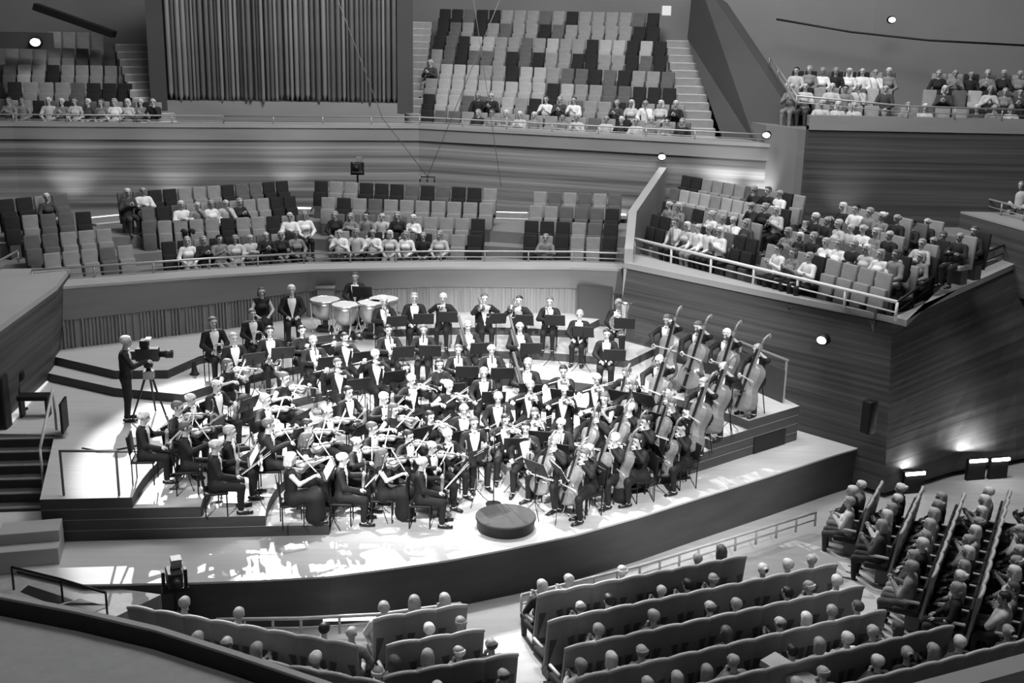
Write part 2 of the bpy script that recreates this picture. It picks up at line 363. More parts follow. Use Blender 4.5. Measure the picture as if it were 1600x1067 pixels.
def seat_row(block, row, pts, zf, face, codes, kind='near', name='balcony_chair', seats=True):
    """pts: list of plan points; codes: D d m l = empty seat of that shade, W L G K = person on a seat, . = gap"""
    si = pi = -1; pitch = (Vector(pts[1][:2]) - Vector(pts[0][:2])).length if len(pts) > 1 else 0.5
    sxk = min(1.1, pitch / 0.46 * (0.96 if kind == 'stalls' else 0.88))
    for p, c in zip(pts, codes):
        if c == '.': continue
        rz = face(p) if callable(face) else face
        si += 1
        per = c in 'WLGK'
        sh = random.choice('dmmD') if per else c
        if kind == 'stalls': sh = 'D'
        if per and c == 'G' and kind == 'stalls': c = random.choice('GGKTLL')
        elif per and c == 'G': c = random.choice('GGLT')
        so = seat(kind, (p[0], p[1], zf), rz, sh, '%s chair, %s from left, %s, %s' % (SEATW[sh], ORD[si], row, block), 'chairs of the ' + block, per, name)
        so.scale = (sxk, 1, 1)
        if per:
            pi += 1
            PENDING.append(((p[0], p[1], zf - (0.10 if kind == 'stalls' else 0.04)), rz, c.lower(), '%s listener from left, in %s, %s, %s' % (ORD[pi], PW[c.lower()], row, block), 'listeners in the ' + block))
def lin(A, B, n): A = Vector(A[:2]); B = Vector(B[:2]); return [A + (B - A) * (i / (n - 1)) for i in range(n)]
def face_dir(d): return math.atan2(d[0], -d[1])
def perp_face(A, B): d = (Vector(B[:2]) - Vector(A[:2])); return face_dir((d.y, -d.x))

# ---- choir gallery behind the orchestra (four rows)
MID = {'C2': [((531, 365, 740, 372), 'WGWLWKGmD'), ((524, 338, 745, 346), 'KGGGKWmmmD'), ((509, 312, 758, 321), 'mDmdmmmmmmm'), ((497, 286, 763, 298), 'DmmDDDdDdDDm')],
       'C3': [((828, 372, 952, 376), 'DGDmmD'), ((829, 349, 954, 354), 'DDDmdD'), ((836, 325, 956, 330), 'mmdddD'), ((843, 303, 961, 307), 'mdmdmd')],
       'C1': [((267, 382, 462, 368), 'DWKGGGKKG'), ((233, 350, 476, 340), 'dmmmmDmmDWW'), ((236, 328, 459, 310), 'dDWGWLKmmDD'), ((199, 304, 447, 286), 'GWDDmmmDddDD')],
       'L': [((86, 400, 201, 388), 'mmmdm'), ((53, 372, 167, 362), 'ddmmm'), ((20, 342, 133, 335), 'DmddD'), ((15, 315, 100, 307), 'DDGd')]}
BN = {'C2': 'choir gallery middle block', 'C3': 'choir gallery right block', 'C1': 'choir gallery left-centre block', 'L': 'choir gallery far-left block'}
MZ = [1.97, 2.30, 2.63, 2.96]
ROWPT = {}
for bk, rows in MID.items():
    for i, (q, codes) in enumerate(rows):
        z = MZ[i] + 1.06
        A, B = U(q[0], q[1], z), U(q[2], q[3], z); ROWPT[bk, i] = (A, B)
# tiers
zb = [(-17, 35.2), (-9.0, 36.6), (-2.5, 37.2), (4.9, 35.6)]
for i in range(4):
    ln = []
    for bk in ('L', 'C1', 'C2', 'C3'):
        A, B = ROWPT[bk, i]; ln += [(A.x, A.y), (B.x, B.y)]
    ln[0] = (ln[0][0] - 1.6, ln[0][1] - 1.0); ln[-1] = (3.3 + 0.25 * i, ln[-1][1])
    fl = off(ln, -0.55) if i else off(BW, 0.3)
    if i == 0: fl[0] = (fl[0][0] - 2.2, fl[0][1] - 0.9)
    struct(obj('floor_choir_tier', prism_mesh('tier', fl + zb[::-1], MZ[i] - (0.33 if i else 0.3), MZ[i]), None, gal_floor), 'stepped floor under the %s of the choir gallery' % ROWN[i], 'gallery floor')
for bk, rows in MID.items():
    for i, (q, codes) in enumerate(rows):
        A, B = ROWPT[bk, i]; n = len(codes)
        seat_row(BN[bk], ROWN[i], lin(A, B, n), MZ[i], perp_face(A, B), codes)
def staircase(name, label, a, b, width, n, z0, z1, m=None, edge=None, lit=()):
    """steps from plan point a (low) to b (high)"""
    a = Vector(a[:2]); b = Vector(b[:2]); d = b - a; L = d.length; d /= L; rz = math.atan2(d.y, d.x) - PI / 2; run = L / n
    e = tag(obj(name, None, loc=(a.x, a.y, z0), rz=rz), label, 'stairs')
    rise = (z1 - z0) / n
    t = MB().box((0, run / 2, 0), (width, run + 0.02, max(0.16, rise))).build('step'); nz = MB().box((0, 0.045, 0), (width * 0.94, 0.11, 0.03)).build('nosing')
    nl = MB().box((0, 0.03, 0), (width * 0.9, 0.06, 0.022)).build('nosing_light')
    for k in range(n):
        z = rise * (k + 1); h = max(0.16, rise)
        s = obj('step', t, e, m or step_mat, loc=(0, run * k, z - h / 2))
        if k in lit: obj('nosing', nl, s, strip_e, loc=(0, 0, h / 2))
        else: obj('nosing', nz, s, edge or step_edge, loc=(0, 0, h / 2))
    return e
A0 = U(232, 411, 2.2); A1 = U(160, 338, 3.1)
staircase('gallery_stairs', 'short flight of pale-edged steps in the far-left choir gallery aisle', A0, A1, 1.0, 8, 2.0, 3.15, lit=(7,))
A0 = U(795, 398, 2.1); A1 = U(800, 332, 3.12)
staircase('gallery_stairs', 'short flight of lit steps between the middle and right choir blocks', A0, A1, 1.05, 7, 2.0, 3.15, lit=(6,))
sl = MB().box((0, 0, 0.03), (0.45, 0.3, 0.06)).build('step_light')
for (px, py, lab) in ((475, 328, 'small lit step box in the aisle beside the choir middle block'), (967, 338, 'small lit step box at the right end of the choir gallery')):
    p = U(px, py, 3.15); o = tag(obj('step_light', MB().box((0, 0, 0), (0.46, 0.32, 0.10)).build('step_box'), None, step_mat, loc=p), lab, 'step light'); obj('light_strip', MB().box((0, -0.02, 0.06), (0.42, 0.2, 0.02)).build('strip'), o, strip_e)

# ---- wall behind the choir gallery and fascia of the upper galleries
UW = [(-19, 34.9), (-15.1, 35.9), (-9.0, 36.8), (-3.07, 37.75), (5.2, 34.95), (7.3, 34.2)]
struct(obj('wall_choir_back', slab_mesh('wall_choir_back', at(UW, 2.6), at(UW, 5.25), 0.3), None, wall_wood), 'horizontally carved wooden wall behind the choir gallery', 'wall')
UF = off(UW, -0.06)
struct(obj('wall_upper_fascia', slab_mesh('uf', at(off(UW, -0.05), 5.06), at(off(UW, -0.02), 5.46), 0.2), None, fascia_wood), 'smooth pale fascia under the upper galleries', 'fascia')
n = len(UF); G = off(UW, 0.8)
me = prism_mesh('ul', UF + G[::-1], 5.44, 5.54)
struct(obj('trim_2', me, None, ledge_wood), 'pale ledge along the front of the upper galleries', 'ledge')
RU = off(UW, 0.1)
railing('gallery_railing', [(p[0], p[1], 5.78) for p in RU[0:3]], 'thin rail in front of the upper-left gallery and organ', 0.26, 0.025, 1.5)
railing('gallery_railing', [(p[0], p[1], 5.78) for p in RU[2:6]], 'thin rail in front of the upper centre gallery', 0.26, 0.025, 1.5)
struct(obj('floor_upper_gallery', prism_mesh('fug', off(UW, 0.31) + [(7.3, 47), (-24, 47), (-24, 35.3)], 4.6, 4.82), None, gal_floor), 'floor of the upper galleries', 'gallery floor')

# ---- upper centre gallery (eight steep rows)
dU = Vector((8.27, -2.96)).normalized(); nU = Vector((-dU.y, dU.x)); OA = Vector((-3.07, 37.87))
UC = ['DddmKGGLGmGGdGKGGGK', 'DlldKKlmDWGWmmGGWGK', 'mlllllllllDlmmddDDD'[:9] + 'DlmmddDDD', 'Gllmm'[:1] + 'lllmmDllmddDdDmmd', 'mdDddmDdDmmDDmmDdD', 'DdDllmmdmlmmDllDlD', 'DdmDmdmmDdmmmmmDD', 'DDdDDmmmdmDmmmmdD']
EX = [(663, 174, 1066, 196), (665, 147, 1056, 170), (669, 125, 1043, 145), (673, 102, 1041, 122), (678, 80, 1029, 97), (682, 57, 1029, 75), (688, 35, 1018, 52), (691, 13, 1018, 30)]
def hit(px, py, P, d):
    r = ray(px, py); det = r.x * -d.y + d.x * r.y
    t = (P.x * -d.y + d.x * P.y) / det; return Vector((r.x * t, r.y * t))
for i, codes in enumerate(UC):
    P = OA + nU * (1.0 + 0.8 * i); zf = 4.82 + 0.455 * i
    A = hit(EX[i][0], EX[i][1], P, dU); B = hit(EX[i][2], EX[i][3], P, dU)
    Q = OA + nU * (0.45 + 0.8 * i)
    if i:
        pl = [Q - dU * 0.35, Q + dU * 8.5, Q + dU * 8.5 + nU * (7.2 - 0.8 * i), Q - dU * 0.35 + nU * (7.2 - 0.8 * i)]
        struct(obj('floor_upper_tier', prism_mesh('ut', [tuple(p) for p in pl], zf - 0.47, zf), None, gal_floor), 'stepped floor under the %s of the upper centre gallery' % ROWN[i], 'gallery floor')
    seat_row('upper centre gallery', ROWN[i], lin(A, B, len(codes)), zf, perp_face(A, B), codes, 'far', 'upper_gallery_chair')
a = UY(628, 186, 37.9); 
s0 = hit(624, 190, OA + nU * 0.35, dU); s1 = hit(651, 58, OA + nU * 7.0, dU)
staircase('gallery_stairs', 'long steep stairs with pale edges beside the organ', s0, s1, 1.2, 17, 4.82, 8.6)
s0 = hit(1103, 215, OA + nU * 0.35, dU); s1 = hit(1060, 76, OA + nU * 6.4, dU)
staircase('gallery_stairs', 'long steep stairs with pale edges beside the dark sloping pier', s0, s1, 1.0, 15, 4.82, 8.2)
P = OA + nU * 7.7
struct(obj('wall_upper_back', slab_mesh('wub', at([P - dU * 9, P + dU * 16], 4.9), at([P - dU * 9, P + dU * 16], 15), 0.3), None, plain_wall), 'plain wall behind the upper centre gallery', 'wall')

# ---- upper-left gallery
UL = ['GGDGGLGGWLGK', 'DmmmdDDDm'[:8], 'dlmDmmmmm', 'mmmmmdmd', 'mmmm']
EL = [(14, 160, 240, 158), (18, 132, 192, 132), (10, 103, 192, 103), (14, 76, 169, 76), (83, 49, 150, 49)]
for i, codes in enumerate(UL):
    zf = 5.02 + 0.5 * i; Y = 36.9 + 0.85 * i
    A = UY(EL[i][0], EL[i][1], Y); B = UY(EL[i][2], EL[i][3], Y + 0.3)
    struct(obj('floor_upper_left_tier', prism_mesh('ult', [(-20, Y - 0.5), (B.x + 0.45, Y - 0.2), (B.x + 0.45, 43), (-20, 43)], zf - 0.5, zf), None, gal_floor), 'stepped floor under the %s of the upper-left gallery' % ROWN[i], 'gallery floor')
    seat_row('upper-left gallery', ROWN[i], lin(A, B, len(codes)), zf, perp_face(A, B), codes, 'far', 'upper_gallery_chair')
A0 = UY(252, 178, 36.7); A1 = UY(205, 80, 40.5)
staircase('gallery_stairs', 'stairs with pale edges between the upper-left seats and the organ', A0, A1, 1.15, 12, 5.1, 7.75)
struct(obj('wall_upper_left', slab_mesh('wul', at([(-24, 42.0), (-10.9, 41.6)], 4.9), at([(-24, 42.0), (-10.9, 41.6)], 15), 0.3), None, plain_wall), 'plain wall behind the upper-left gallery', 'wall')
A0 = UY(66, 16, 39.0); A1 = UY(168, 48, 39.0)
tag(obj('sloping_beam', bevel(MB().box((0, 0, 0), (2.6, 0.4, 0.22)).build('beam'), 0.02, 1, False), None, black, mw=Matrix.Translation((A0 + A1) / 2) @ Matrix.Rotation(0.32, 4, 'Y')), 'black sloping beam above the upper-left gallery', 'beam')
w = UY(30, 62, 38.6)
struct(obj('trim_3', MB().box((0, 0, 0), (2.4, 0.5, 0.5)).build('soffit'), None, dark_wall, loc=(w.x - 0.2, w.y, w.z - 0.02)), 'dark projecting box at the left edge of the upper-left gallery', 'box')

# ---- organ
org = tag(obj('organ', None, loc=(-7.2, 38.2, 6.25)), 'tall organ front of narrow dark pipes between the upper galleries', 'organ')
pm = MB().lathe([(0.02, -0.15), (0.055, 0.05), (0.058, 4.8), (0.03, 4.85)], 10).build('pipe', True)
pm2 = MB().lathe([(0.02, -0.1), (0.075, 0.1), (0.078, 4.8), (0.04, 4.85)], 10).build('pipe', True)
x = -3.72; k = 0
while x < 3.35:
    wd = random.choice((0.10, 0.12, 0.15, 0.17)); big = wd > 0.14
    y = 0.06 * math.sin(k * 1.7) + random.uniform(-0.1, 0.1)
    o = obj('pipe', pm2 if big else pm, org, pipe_l if random.random() < 0.4 else pipe_m, loc=(x + wd / 2, y + x * 0.1, random.uniform(-0.05, 0.05))); x += wd + 0.01; k += 1
obj('case', MB().box((-0.2, 0.75, 2.3), (7.8, 0.3, 5.2), rz=0.1).build('case'), org, dark_wall)
obj('plinth', MB().box((-0.2, 0.2, -0.65), (7.6, 0.6, 1.1), rz=0.1).build('plinth'), org, fascia_wood)
for sx in (-4.05, 3.6): obj('side_panel', MB().box((sx, 0.3 + sx * 0.1, 2.3), (0.5, 0.8, 5.4), rz=0.1).build('side_panel'), org, dark_wall)

# ---- dark sloping pier between the upper centre gallery and the right side
v = [UY(1132, 226, 35.6), UY(1183, 232, 34.6), UY(1240, 182, 34.6), UY(1085, -50, 40.6), UY(1074, 60, 40.6)]
tt = Vector((0.35, 0.25, 0))
v = v + [p + tt for p in v]; n5 = 5
f = [(0, 1, 2, 3, 4), (9, 8, 7, 6, 5)] + [(i, i + 5, (i + 1) % 5 + 5, (i + 1) % 5) for i in range(5)]
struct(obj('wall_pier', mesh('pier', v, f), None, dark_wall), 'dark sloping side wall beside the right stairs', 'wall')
c1 = [(6.9, 35.2), (7.15, 34.3), (7.85, 33.4), (8.05, 32.75), (8.9, 32.9), (8.9, 36.5), (6.9, 36.5)]
struct(obj('wall_pier_column', prism_mesh('pc', c1, 2.8, 6.05), None, plain_wall), 'plain column below the dark sloping pier', 'column')

# ---- right upper gallery
zR = 6.75; RY = 32.6
RW = [(7.95, RY), (11, RY), (20, RY)]
struct(obj('wall_right_upper', slab_mesh('wru', at(RW, 2.6), at(RW, 6.2), 0.3), None, bast_wood), 'dark carved wall under the upper-right gallery', 'wall')
struct(obj('wall_right_upper_fascia', slab_mesh('wruf', at(off(RW, -0.04), 6.1), at(off(RW, 0.0), 6.48), 0.3), None, fascia_wood), 'smooth fascia of the upper-right gallery', 'fascia')
struct(obj('floor_right_upper', prism_mesh('fru', [(8.0, RY + .31), (20, RY + .31), (20, 42), (6.6, 42), (6.6, 37.4)], 5.3, 5.5), None, gal_floor), 'floor of the upper-right gallery', 'gallery floor')
railing('gallery_railing', [UY(1203, 88, 36.5), UY(1245, 150, RY), UY(1420, 166, RY), UY(1640, 173, RY)], 'thin rail round the front of the upper-right gallery', 0.3, 0.026, 1.5)
pw = [(6.4, 39.4), (11, 38.0), (20, 36.2)]
struct(obj('wall_right_upper_back', slab_mesh('wrub', at(pw, 5.8), at(pw, 15), 0.3), None, plain_wall), 'plain wall behind the upper-right gallery', 'wall')
tag(obj('wall_cable', bar([UY(1213, 30, 37.6), UY(1330, 50, 37.0), UY(1450, 63, 36.2), UY(1620, 72, 35.6)], 0.035), None, black), 'dark thin rail running along the upper-right back wall', 'rail')
UR = [((1286, 138, 1364, 140), 'GGGm', (1421, 150, 1583, 152), 'GLmmGGG'), ((1240, 108, 1387, 112), 'GGmLGGlG', (1455, 120, 1597, 126), 'mGdlGGG'), ((1247, 82, 1392, 86), 'LGWKWWWG', (1470, 92, 1597, 96), 'KGKGKG')]
for i, (qa, ca, qb, cb) in enumerate(UR):
    Y = RY + 0.95 + 0.95 * i
    zf = 5.60 + 0.42 * i
    struct(obj('floor_right_upper_tier', prism_mesh('frt', [(8.6, Y - 0.4), (20, Y - 0.4), (20, Y + 2.5), (8.3, Y + 2.5)], zf - 0.42, zf), None, gal_floor), 'stepped floor under the %s of the upper-right gallery' % ROWN[i], 'gallery floor')
    for qq, cc, bn in ((qa, ca, 'upper-right gallery by the pier'), (qb, cb, 'upper-right gallery outer block')):
        A, B = UY(qq[0], qq[1], Y), UY(qq[2], qq[3], Y)
        seat_row(bn, ROWN[i], lin(A, B, len(cc)), zf, 0.12 - 0.5, cc, 'far', 'upper_gallery_chair')
A0 = UY(1402, 160, RY + 0.5); A1 = UY(1425, 110, RY + 3)
staircase('gallery_stairs', 'short bright steps between the two upper-right blocks', A0, A1, 0.9, 5, 5.7, 6.6, lit=(0,))

pz = UY(1041, 17, 41.0); o = tag(obj('projector_box', bevel(MB().box((0, 0, 0), (.3, .3, .32)).build('box'), .015, 1, False), None, paper_m, loc=pz), 'small pale box above the top row of the upper centre gallery', 'box'); obj('mount', MB().box((0, .25, 0), (.1, .4, .1)).build('mount'), o, black)
# ---- right bastion gallery
ledge = [U(975, 410, 3.0), U(1190, 454, 3.0), U(1397, 495, 3.0), U(1500, 450, 3.0), U(1620, 397, 3.0), U(1700, 360, 3.0)]
LD = [(p.x, p.y) for p in ledge]
BB = off(LD[:3], -0.18); CR = (LD[2][0] + 0.05, LD[2][1] - 0.45)
base = [BB[0], BB[1], CR, (10.0, 25.05), (12.4, 26.2), (15.0, 27.6)]
lo = at(base, -0.8); hi = at(off(LD, 0.05), 2.86)
struct(obj('wall_bastion', slab_mesh('wall_bastion', lo, hi, 0.35), None, bast_wood), 'tall dark carved wall of the right terrace, with a sharp corner', 'wall')
RA, RB = U(1000, 375, 3.4), U(1402, 472, 3.4)
tA = Vector(RA[:2]); tB = Vector(RB[:2]); dB = (tB - tA).normalized(); nB = Vector((-dB.y, dB.x)); fB = face_dir(-nB)
o3, o4, o5 = [tuple(p) for p in off(LD, 0.4)[3:6]]
me = strip_mesh('bl', LD, [tuple(tA + nB * 0.05 - dB * 0.5), tuple((tA + tB) / 2 + nB * 0.05), tuple(tB + nB * 0.25 + dB * 0.1), o3, o4, o5], 2.86, 3.0)
struct(obj('trim_4', me, None, ledge_wood), 'pale ledge capping the right terrace wall', 'ledge')
railing('terrace_railing', [RA - Vector((dB.x, dB.y, 0)) * 0.2, RA.lerp(RB, .5), RB], 'white-capped rail along the long stage side of the right terrace', 0.4, 0.04, 1.3, rail_white)
railing('terrace_railing', [RB, (o3[0], o3[1], 3.4), (o4[0], o4[1], 3.4)], 'dark rail along the outer side of the right terrace', 0.4, 0.03, 1.3, black)
tz = [2.74, 2.98, 3.24, 3.50]
for i in range(4):
    o0 = tA + nB * (0.2 + 0.85 * i - (0.15 if i == 0 else 0)) - dB * (0.75 + 0.35 * i); e0 = tA + nB * (0.2 + 0.85 * i) + dB * (7.3 - 0.4 * i)
    far = [Vector((14.5, 32.5)), Vector((4.9, 34.9))]
    pl = [o0, e0] + ([Vector(o3), Vector(o4)] if i == 0 else [e0 + Vector((2.2, 3.2))]) + far
    struct(obj('floor_terrace_tier', prism_mesh('tt', [tuple(p) for p in pl], tz[i] - (0.27 if i else 0.2), tz[i]), None, gal_floor), 'stepped floor under the %s of the right terrace' % ROWN[i], 'gallery floor')
BA = [((1012, 338, 1162, 376), 'DDdGGWWWDD', (1195, 386, 1368, 430), 'mWGWmmmm'), ((1030, 318, 1168, 352), 'DGGDmWGWG', (1232, 366, 1400, 404), 'GKKWWKLWG'),
      ((1043, 297, 1215, 330), 'dlllmlllKKG', (1275, 345, 1390, 372), 'KKGGWGK'), ((1062, 277, 1238, 308), 'DDmmmmdKKWm', (1318, 326, 1402, 344), 'KWGGK')]
for i, (qa, ca, qb, cb) in enumerate(BA):
    for qq, cc, bn in ((qa, ca, 'right terrace inner block'), (qb, cb, 'right terrace corner block')):
        A, B = U(qq[0], qq[1], tz[i] + 1.06), U(qq[2], qq[3], tz[i] + 1.06)
        seat_row(bn, ROWN[i], lin(A, B, len(cc)), tz[i], perp_face(A, B), cc, 'near', 'terrace_chair')
for i, (A, B, cc) in enumerate((((1408, 418), (1440, 404), 'GG'), ((1440, 385), (1476, 372), 'LGK'), ((1500, 372), (1522, 366), 'KK'), ((1425, 352), (1450, 348), 'KK'))):
    A, B = U(A[0], A[1], tz[min(i, 2)] + 1.06), U(B[0], B[1], tz[min(i, 2)] + 1.06)
    seat_row('right terrace dim outer corner', ROWN[i], lin(A, B, len(cc)), tz[min(i, 2)], fB, cc, 'near', 'terrace_chair')
A0 = U(1178, 402, 2.95); A1 = U(1262, 330, 3.7)
staircase('terrace_stairs', 'short pale steps rising between the two right terrace blocks', A0, A1, 0.9, 6, 2.85, 3.75)
# side wall between choir gallery and terrace
sw = [Vector(LD[0]), Vector((3.02, 31.2)), Vector((4.2, 34.7))]
struct(obj('wall_terrace_side', slab_mesh('wts', [(sw[0].x, sw[0].y, 1.0), (sw[1].x, sw[1].y, 1.0), (sw[2].x, sw[2].y, 1.0)], [(sw[0].x, sw[0].y, 3.35), (sw[1].x, sw[1].y, 4.0), (sw[2].x, sw[2].y, 4.75)], -0.22), None, ledge_wood), 'pale end wall between the choir gallery and the right terrace', 'wall')
# block beyond the terrace, on the far right
q = [U(1436, 316, 3.9), U(1500, 333, 3.9), U(1640, 372, 3.9), U(1640, 330, 3.9), U(1500, 302, 3.9)]
struct(obj('wall_far_right_block', prism_mesh('frb', [(p.x, p.y) for p in q] , 2.2, 3.9), None, bast_wood), 'dark block with a pale top beyond the right terrace', 'wall')
obj('cap', prism_mesh('frbc', [(p.x, p.y) for p in q], 3.9, 3.95), bpy.data.objects['wall_far_right_block'], ledge_wood)
railing('terrace_railing', [U(1500, 300, 4.3), U(1640, 335, 4.3)], 'grey rail on the dark block at the far right', 0.35, 0.03, 1.0)

p0_, p1_ = U(1560, 287, 4.62), U(1594, 294, 4.62)
struct(obj('floor_far_right_terrace', prism_mesh('ffr', [(p0_.x - 1.2, p0_.y - 0.45), (p1_.x + 2.5, p1_.y - 0.45), (p1_.x + 2.5, 32.4), (p0_.x - 1.2, 32.4)], 3.2, 3.56), None, gal_floor), 'floor behind the dark block at the far right', 'gallery floor')
seat_row('far-right terrace', 'front row', [p0_.xy, p1_.xy], 3.56, -0.5, 'KL', 'near', 'terrace_chair')
# ---- right lower side: floor lights and loudspeaker
def wall_lamp(loc, label, d, power=0, r=0.10):
    o = tag(obj('wall_lamp', None, loc=loc, rz=face_dir(d)), label, 'lamp')
    obj('housing', MB().lathe([(r * 1.15, 0), (r * 1.15, 0.14), (r * 0.9, 0.17)], 14).build('housing', False), o, black, mw=Matrix.Translation((0, 0.12, 0)) @ Matrix.Rotation(PI / 2, 4, 'X'))
    obj('lens', MB().sphere((0, -0.05, 0), (r, r * 0.5, r * 0.72), 12, 8).build('lens', True), o, lamp_e)
    obj('bracket', MB().box((0, 0.12, 0), (0.06, 0.12, 0.2)).build('bracket'), o, black)
for px, py, Y, d, lab in ((1198, 211, 33.7, (-.4, -1), 'bright round wall lamp on the column under the sloping pier'), (1034, 245, 34.9, (0, -1), 'bright round wall lamp on the carved wall by the pier'),
                          (1393, 31, 36.6, (0, -1), 'small bright lamp high on the upper-right back wall')):
    wall_lamp(UY(px, py, Y), lab, d)
def on_wall(px, py, A, B):
    d = (Vector(B) - Vector(A)).normalized(); h = hit(px, py, Vector(A), d); r = ray(px, py); t = h.x / r.x; return Vector((h.x, h.y, CAMZ + r.z * t))
wall_lamp(on_wall(1292, 529, BB[0], CR) + Vector((-.12, -.12, 0)), 'bright round lamp on the stage side of the dark terrace wall', (-.7, -.7), r=0.11)
wall_lamp(on_wall(1558, 594, (8.3, 24.1), (12.2, 28.0)) + Vector((.0, -.1, 0)), 'bright round lamp on the outer side of the dark terrace wall', (.5, -.85), r=0.12)
wall_lamp(UY(56, 66, 38.2), 'bright lamp under the dark box in the upper-left gallery', (0, -1), r=0.16)
p = on_wall(1368, 646, BB[0], CR) + Vector((-0.2, -0.22, 0))
sp_ = tag(obj('column_loudspeaker', bevel(MB().box((0, 0, 0), (0.24, 0.24, 0.72)).build('cabinet'), 0.02, 2), None, black, loc=p, rz=fB), 'tall black loudspeaker hung on the dark terrace wall near the corner', 'loudspeaker')
obj('grille', MB().box((0, -0.125, 0), (0.2, 0.012, 0.66)).build('grille'), sp_, mat('grille_mesh', 0.02, 0.9))
for px0, px1, py, lab in ((1412, 1446, 739, 'short fluorescent floor light at the foot of the dark wall'), (1512, 1543, 719, 'fluorescent floor light at the foot of the wall, inner of the pair'), (1547, 1578, 717, 'fluorescent floor light at the foot of the wall, outer of the pair')):
    a, b2 = U(px0, py, -0.45), U(px1, py, -0.45); mid = (a + b2) / 2; L = (b2 - a).length; rz = 0.25
    o = tag(obj('floor_light', MB().box((0, 0.03, -0.22), (L, 0.1, 0.5)).build('tray'), None, black, loc=mid, rz=rz), lab, 'floor light')
    obj('tube', MB().box((0, -0.04, 0.0), (L * 0.96, 0.05, 0.06)).build('tube'), o, lamp_e)
    l = bpy.data.lights.new('floor_light_glow', 'AREA'); l.energy = 9 if px0 < 1500 else 16; l.size = L; l.size_y = 0.1; l.shape = 'RECTANGLE'
    lo_ = bpy.data.objects.new('floor_light_glow', l); COL.objects.link(lo_); lo_.location = mid + Vector((0, 0.12 if px0 < 1500 else 0.45, 0.08)); lo_.rotation_euler = (PI - 0.6, 0, rz)
# wall washers set in the floor behind the terrace and choir seats
for loc, tgt, e in (((6.9, 33.7, 3.75), (7.2, 34.5, 5.0), 14), ((9.0, 31.6, 3.75), (9.1, 32.6, 4.6), 4), ((6.0, 34.0, 3.75), (6.1, 34.9, 4.8), 16), ((-7.0, 36.1, 3.2), (-7.0, 37.2, 5.0), 6), ((-13.5, 35.0, 3.2), (-13.5, 36.4, 4.4), 6), ((-10.5, 35.4, 3.2), (-10.5, 36.6, 4.4), 6)):
    spot('wall_washer', loc, tgt, e * 9, 80, 1.0, 0.1)

# ---- left side: terrace wall, steps, railings
LW = [(-10.0, 20.2), U(0, 510, 3.0)[:2], U(88, 447, 3.0)[:2], (-10.3, 27.2)]
LW = [(-10.0, 19.6)] + [tuple(U(0, 510, 3.0)[:2]), tuple(U(88, 447, 3.0)[:2]), (-10.45, 27.3)]
lw_base = [(-10.75, 19.6), (-10.55, 22.2), (-10.75, 25.7), (-10.95, 27.3)]
struct(obj('wall_left', slab_mesh('wall_left', at(lw_base, -0.8), at(LW, 2.9), 0.4), None, bast_wood), 'dark wall of the left terrace', 'wall')
struct(obj('trim_5', prism_mesh('ll', LW + off(LW, 1.9)[::-1], 2.9, 3.02), None, ledge_wood), 'broad pale ledge of the left terrace', 'ledge')
rr = off(LW, 1.75)
railing('terrace_railing', [(rr[0][0], rr[0][1], 3.25), (rr[1][0], rr[1][1], 3.25), (rr[2][0], rr[2][1], 3.25), (-11.95, 28.0, 3.25)], 'grey rail of the left terrace at the picture edge', 0.28, 0.03)
struct(obj('floor_left_terrace', prism_mesh('flt', [(-11.8, 19), (-11.9, 27.6), (-16, 29), (-16, 19)], 2.3, 2.45), None, gal_floor), 'floor of the left terrace', 'gallery floor')
seat_row('left terrace', 'front row', [Vector((-12.55, 25.3)), Vector((-12.6, 25.9)), Vector((-12.7, 26.5))], 2.45, face_dir((1, -.15)), 'KGG', 'near', 'terrace_chair')
# glowing streak in place of lamp light falling along the left wall foot
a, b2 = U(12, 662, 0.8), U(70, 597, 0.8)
o = tag(obj('floor_glow_strip', MB().tube([Vector((0, 0, 0.02)), (b2 - a) + Vector((0, 0, 0.02))], 0.09, 6, True, 0.15).build('strip'), None, mat('painted_light_streak', 0.8, 0.5, 0, (1, 1, 1), 0, 0.3, 0, 0.35), loc=a), 'painted streak of light on the floor along the left wall', 'floor light')
st_a, st_b = (-9.35, 20.05), (-9.6, 22.02)
staircase('stage_stairs', 'dark steps down from the stage at the left edge', st_a, st_b, 1.7, 6, -0.1, 0.8, dark_step, mat('worn_step_edge', 0.16, 0.6))
struct(obj('floor_left_landing', prism_mesh('fll', [(-12, 14), (-6.4, 15.9), (-5.55, 17.2), (-6.4, 17.4), (-8.6, 18.0), (-8.3, 20.1), (-12, 20.1)], -0.9, -0.1), None, mat('grey_landing_floor', 0.3, 0.7)), 'grey landing at the foot of the left steps', 'floor')
hr = [U(55, 716, 0.9), U(110, 641, 1.75)]
hz = [Vector((-8.72, 20.6, 1.05)), Vector((-8.95, 22.0, 1.75))]
railing('stair_handrail', hz, 'pale sloping handrail beside the dark left steps', 0.85, 0.03, 1.45, mat('pale_handrail', 0.5, 0.4), False)
pn = tag(obj('stair_screen', bevel(MB().box((0, 0, 0), (0.05, 0.5, 0.62)).build('panel'), 0.01, 1, False), None, black, loc=(-8.8, 22.05, 1.2), rz=0.15), 'black panel at the top of the left stair handrail', 'panel')
ra = [U(98, 774, 0.8), U(188, 774, 0.8)]
g = tag(obj('guard_rail', None, loc=(ra[0].x, ra[0].y, 0.8)), 'thin square guard rail on the white-lit corner of the stage', 'railing')
L = (ra[1] - ra[0]).length; rz = math.atan2(ra[1].y - ra[0].y, ra[1].x - ra[0].x); g.rotation_euler = (0, 0, rz)
gm = mat('grey_guard_rail', 0.14, 0.5)
obj('top_bar', MB().box((L / 2, 0, 0.82), (L, 0.035, 0.035)).build('top_bar'), g, gm)
for x in (0.02, L - 0.02): obj('post', MB().box((x, 0, 0.40), (0.035, 0.035, 0.80)).build('post'), g, gm)
p = U(46, 884, -0.1)
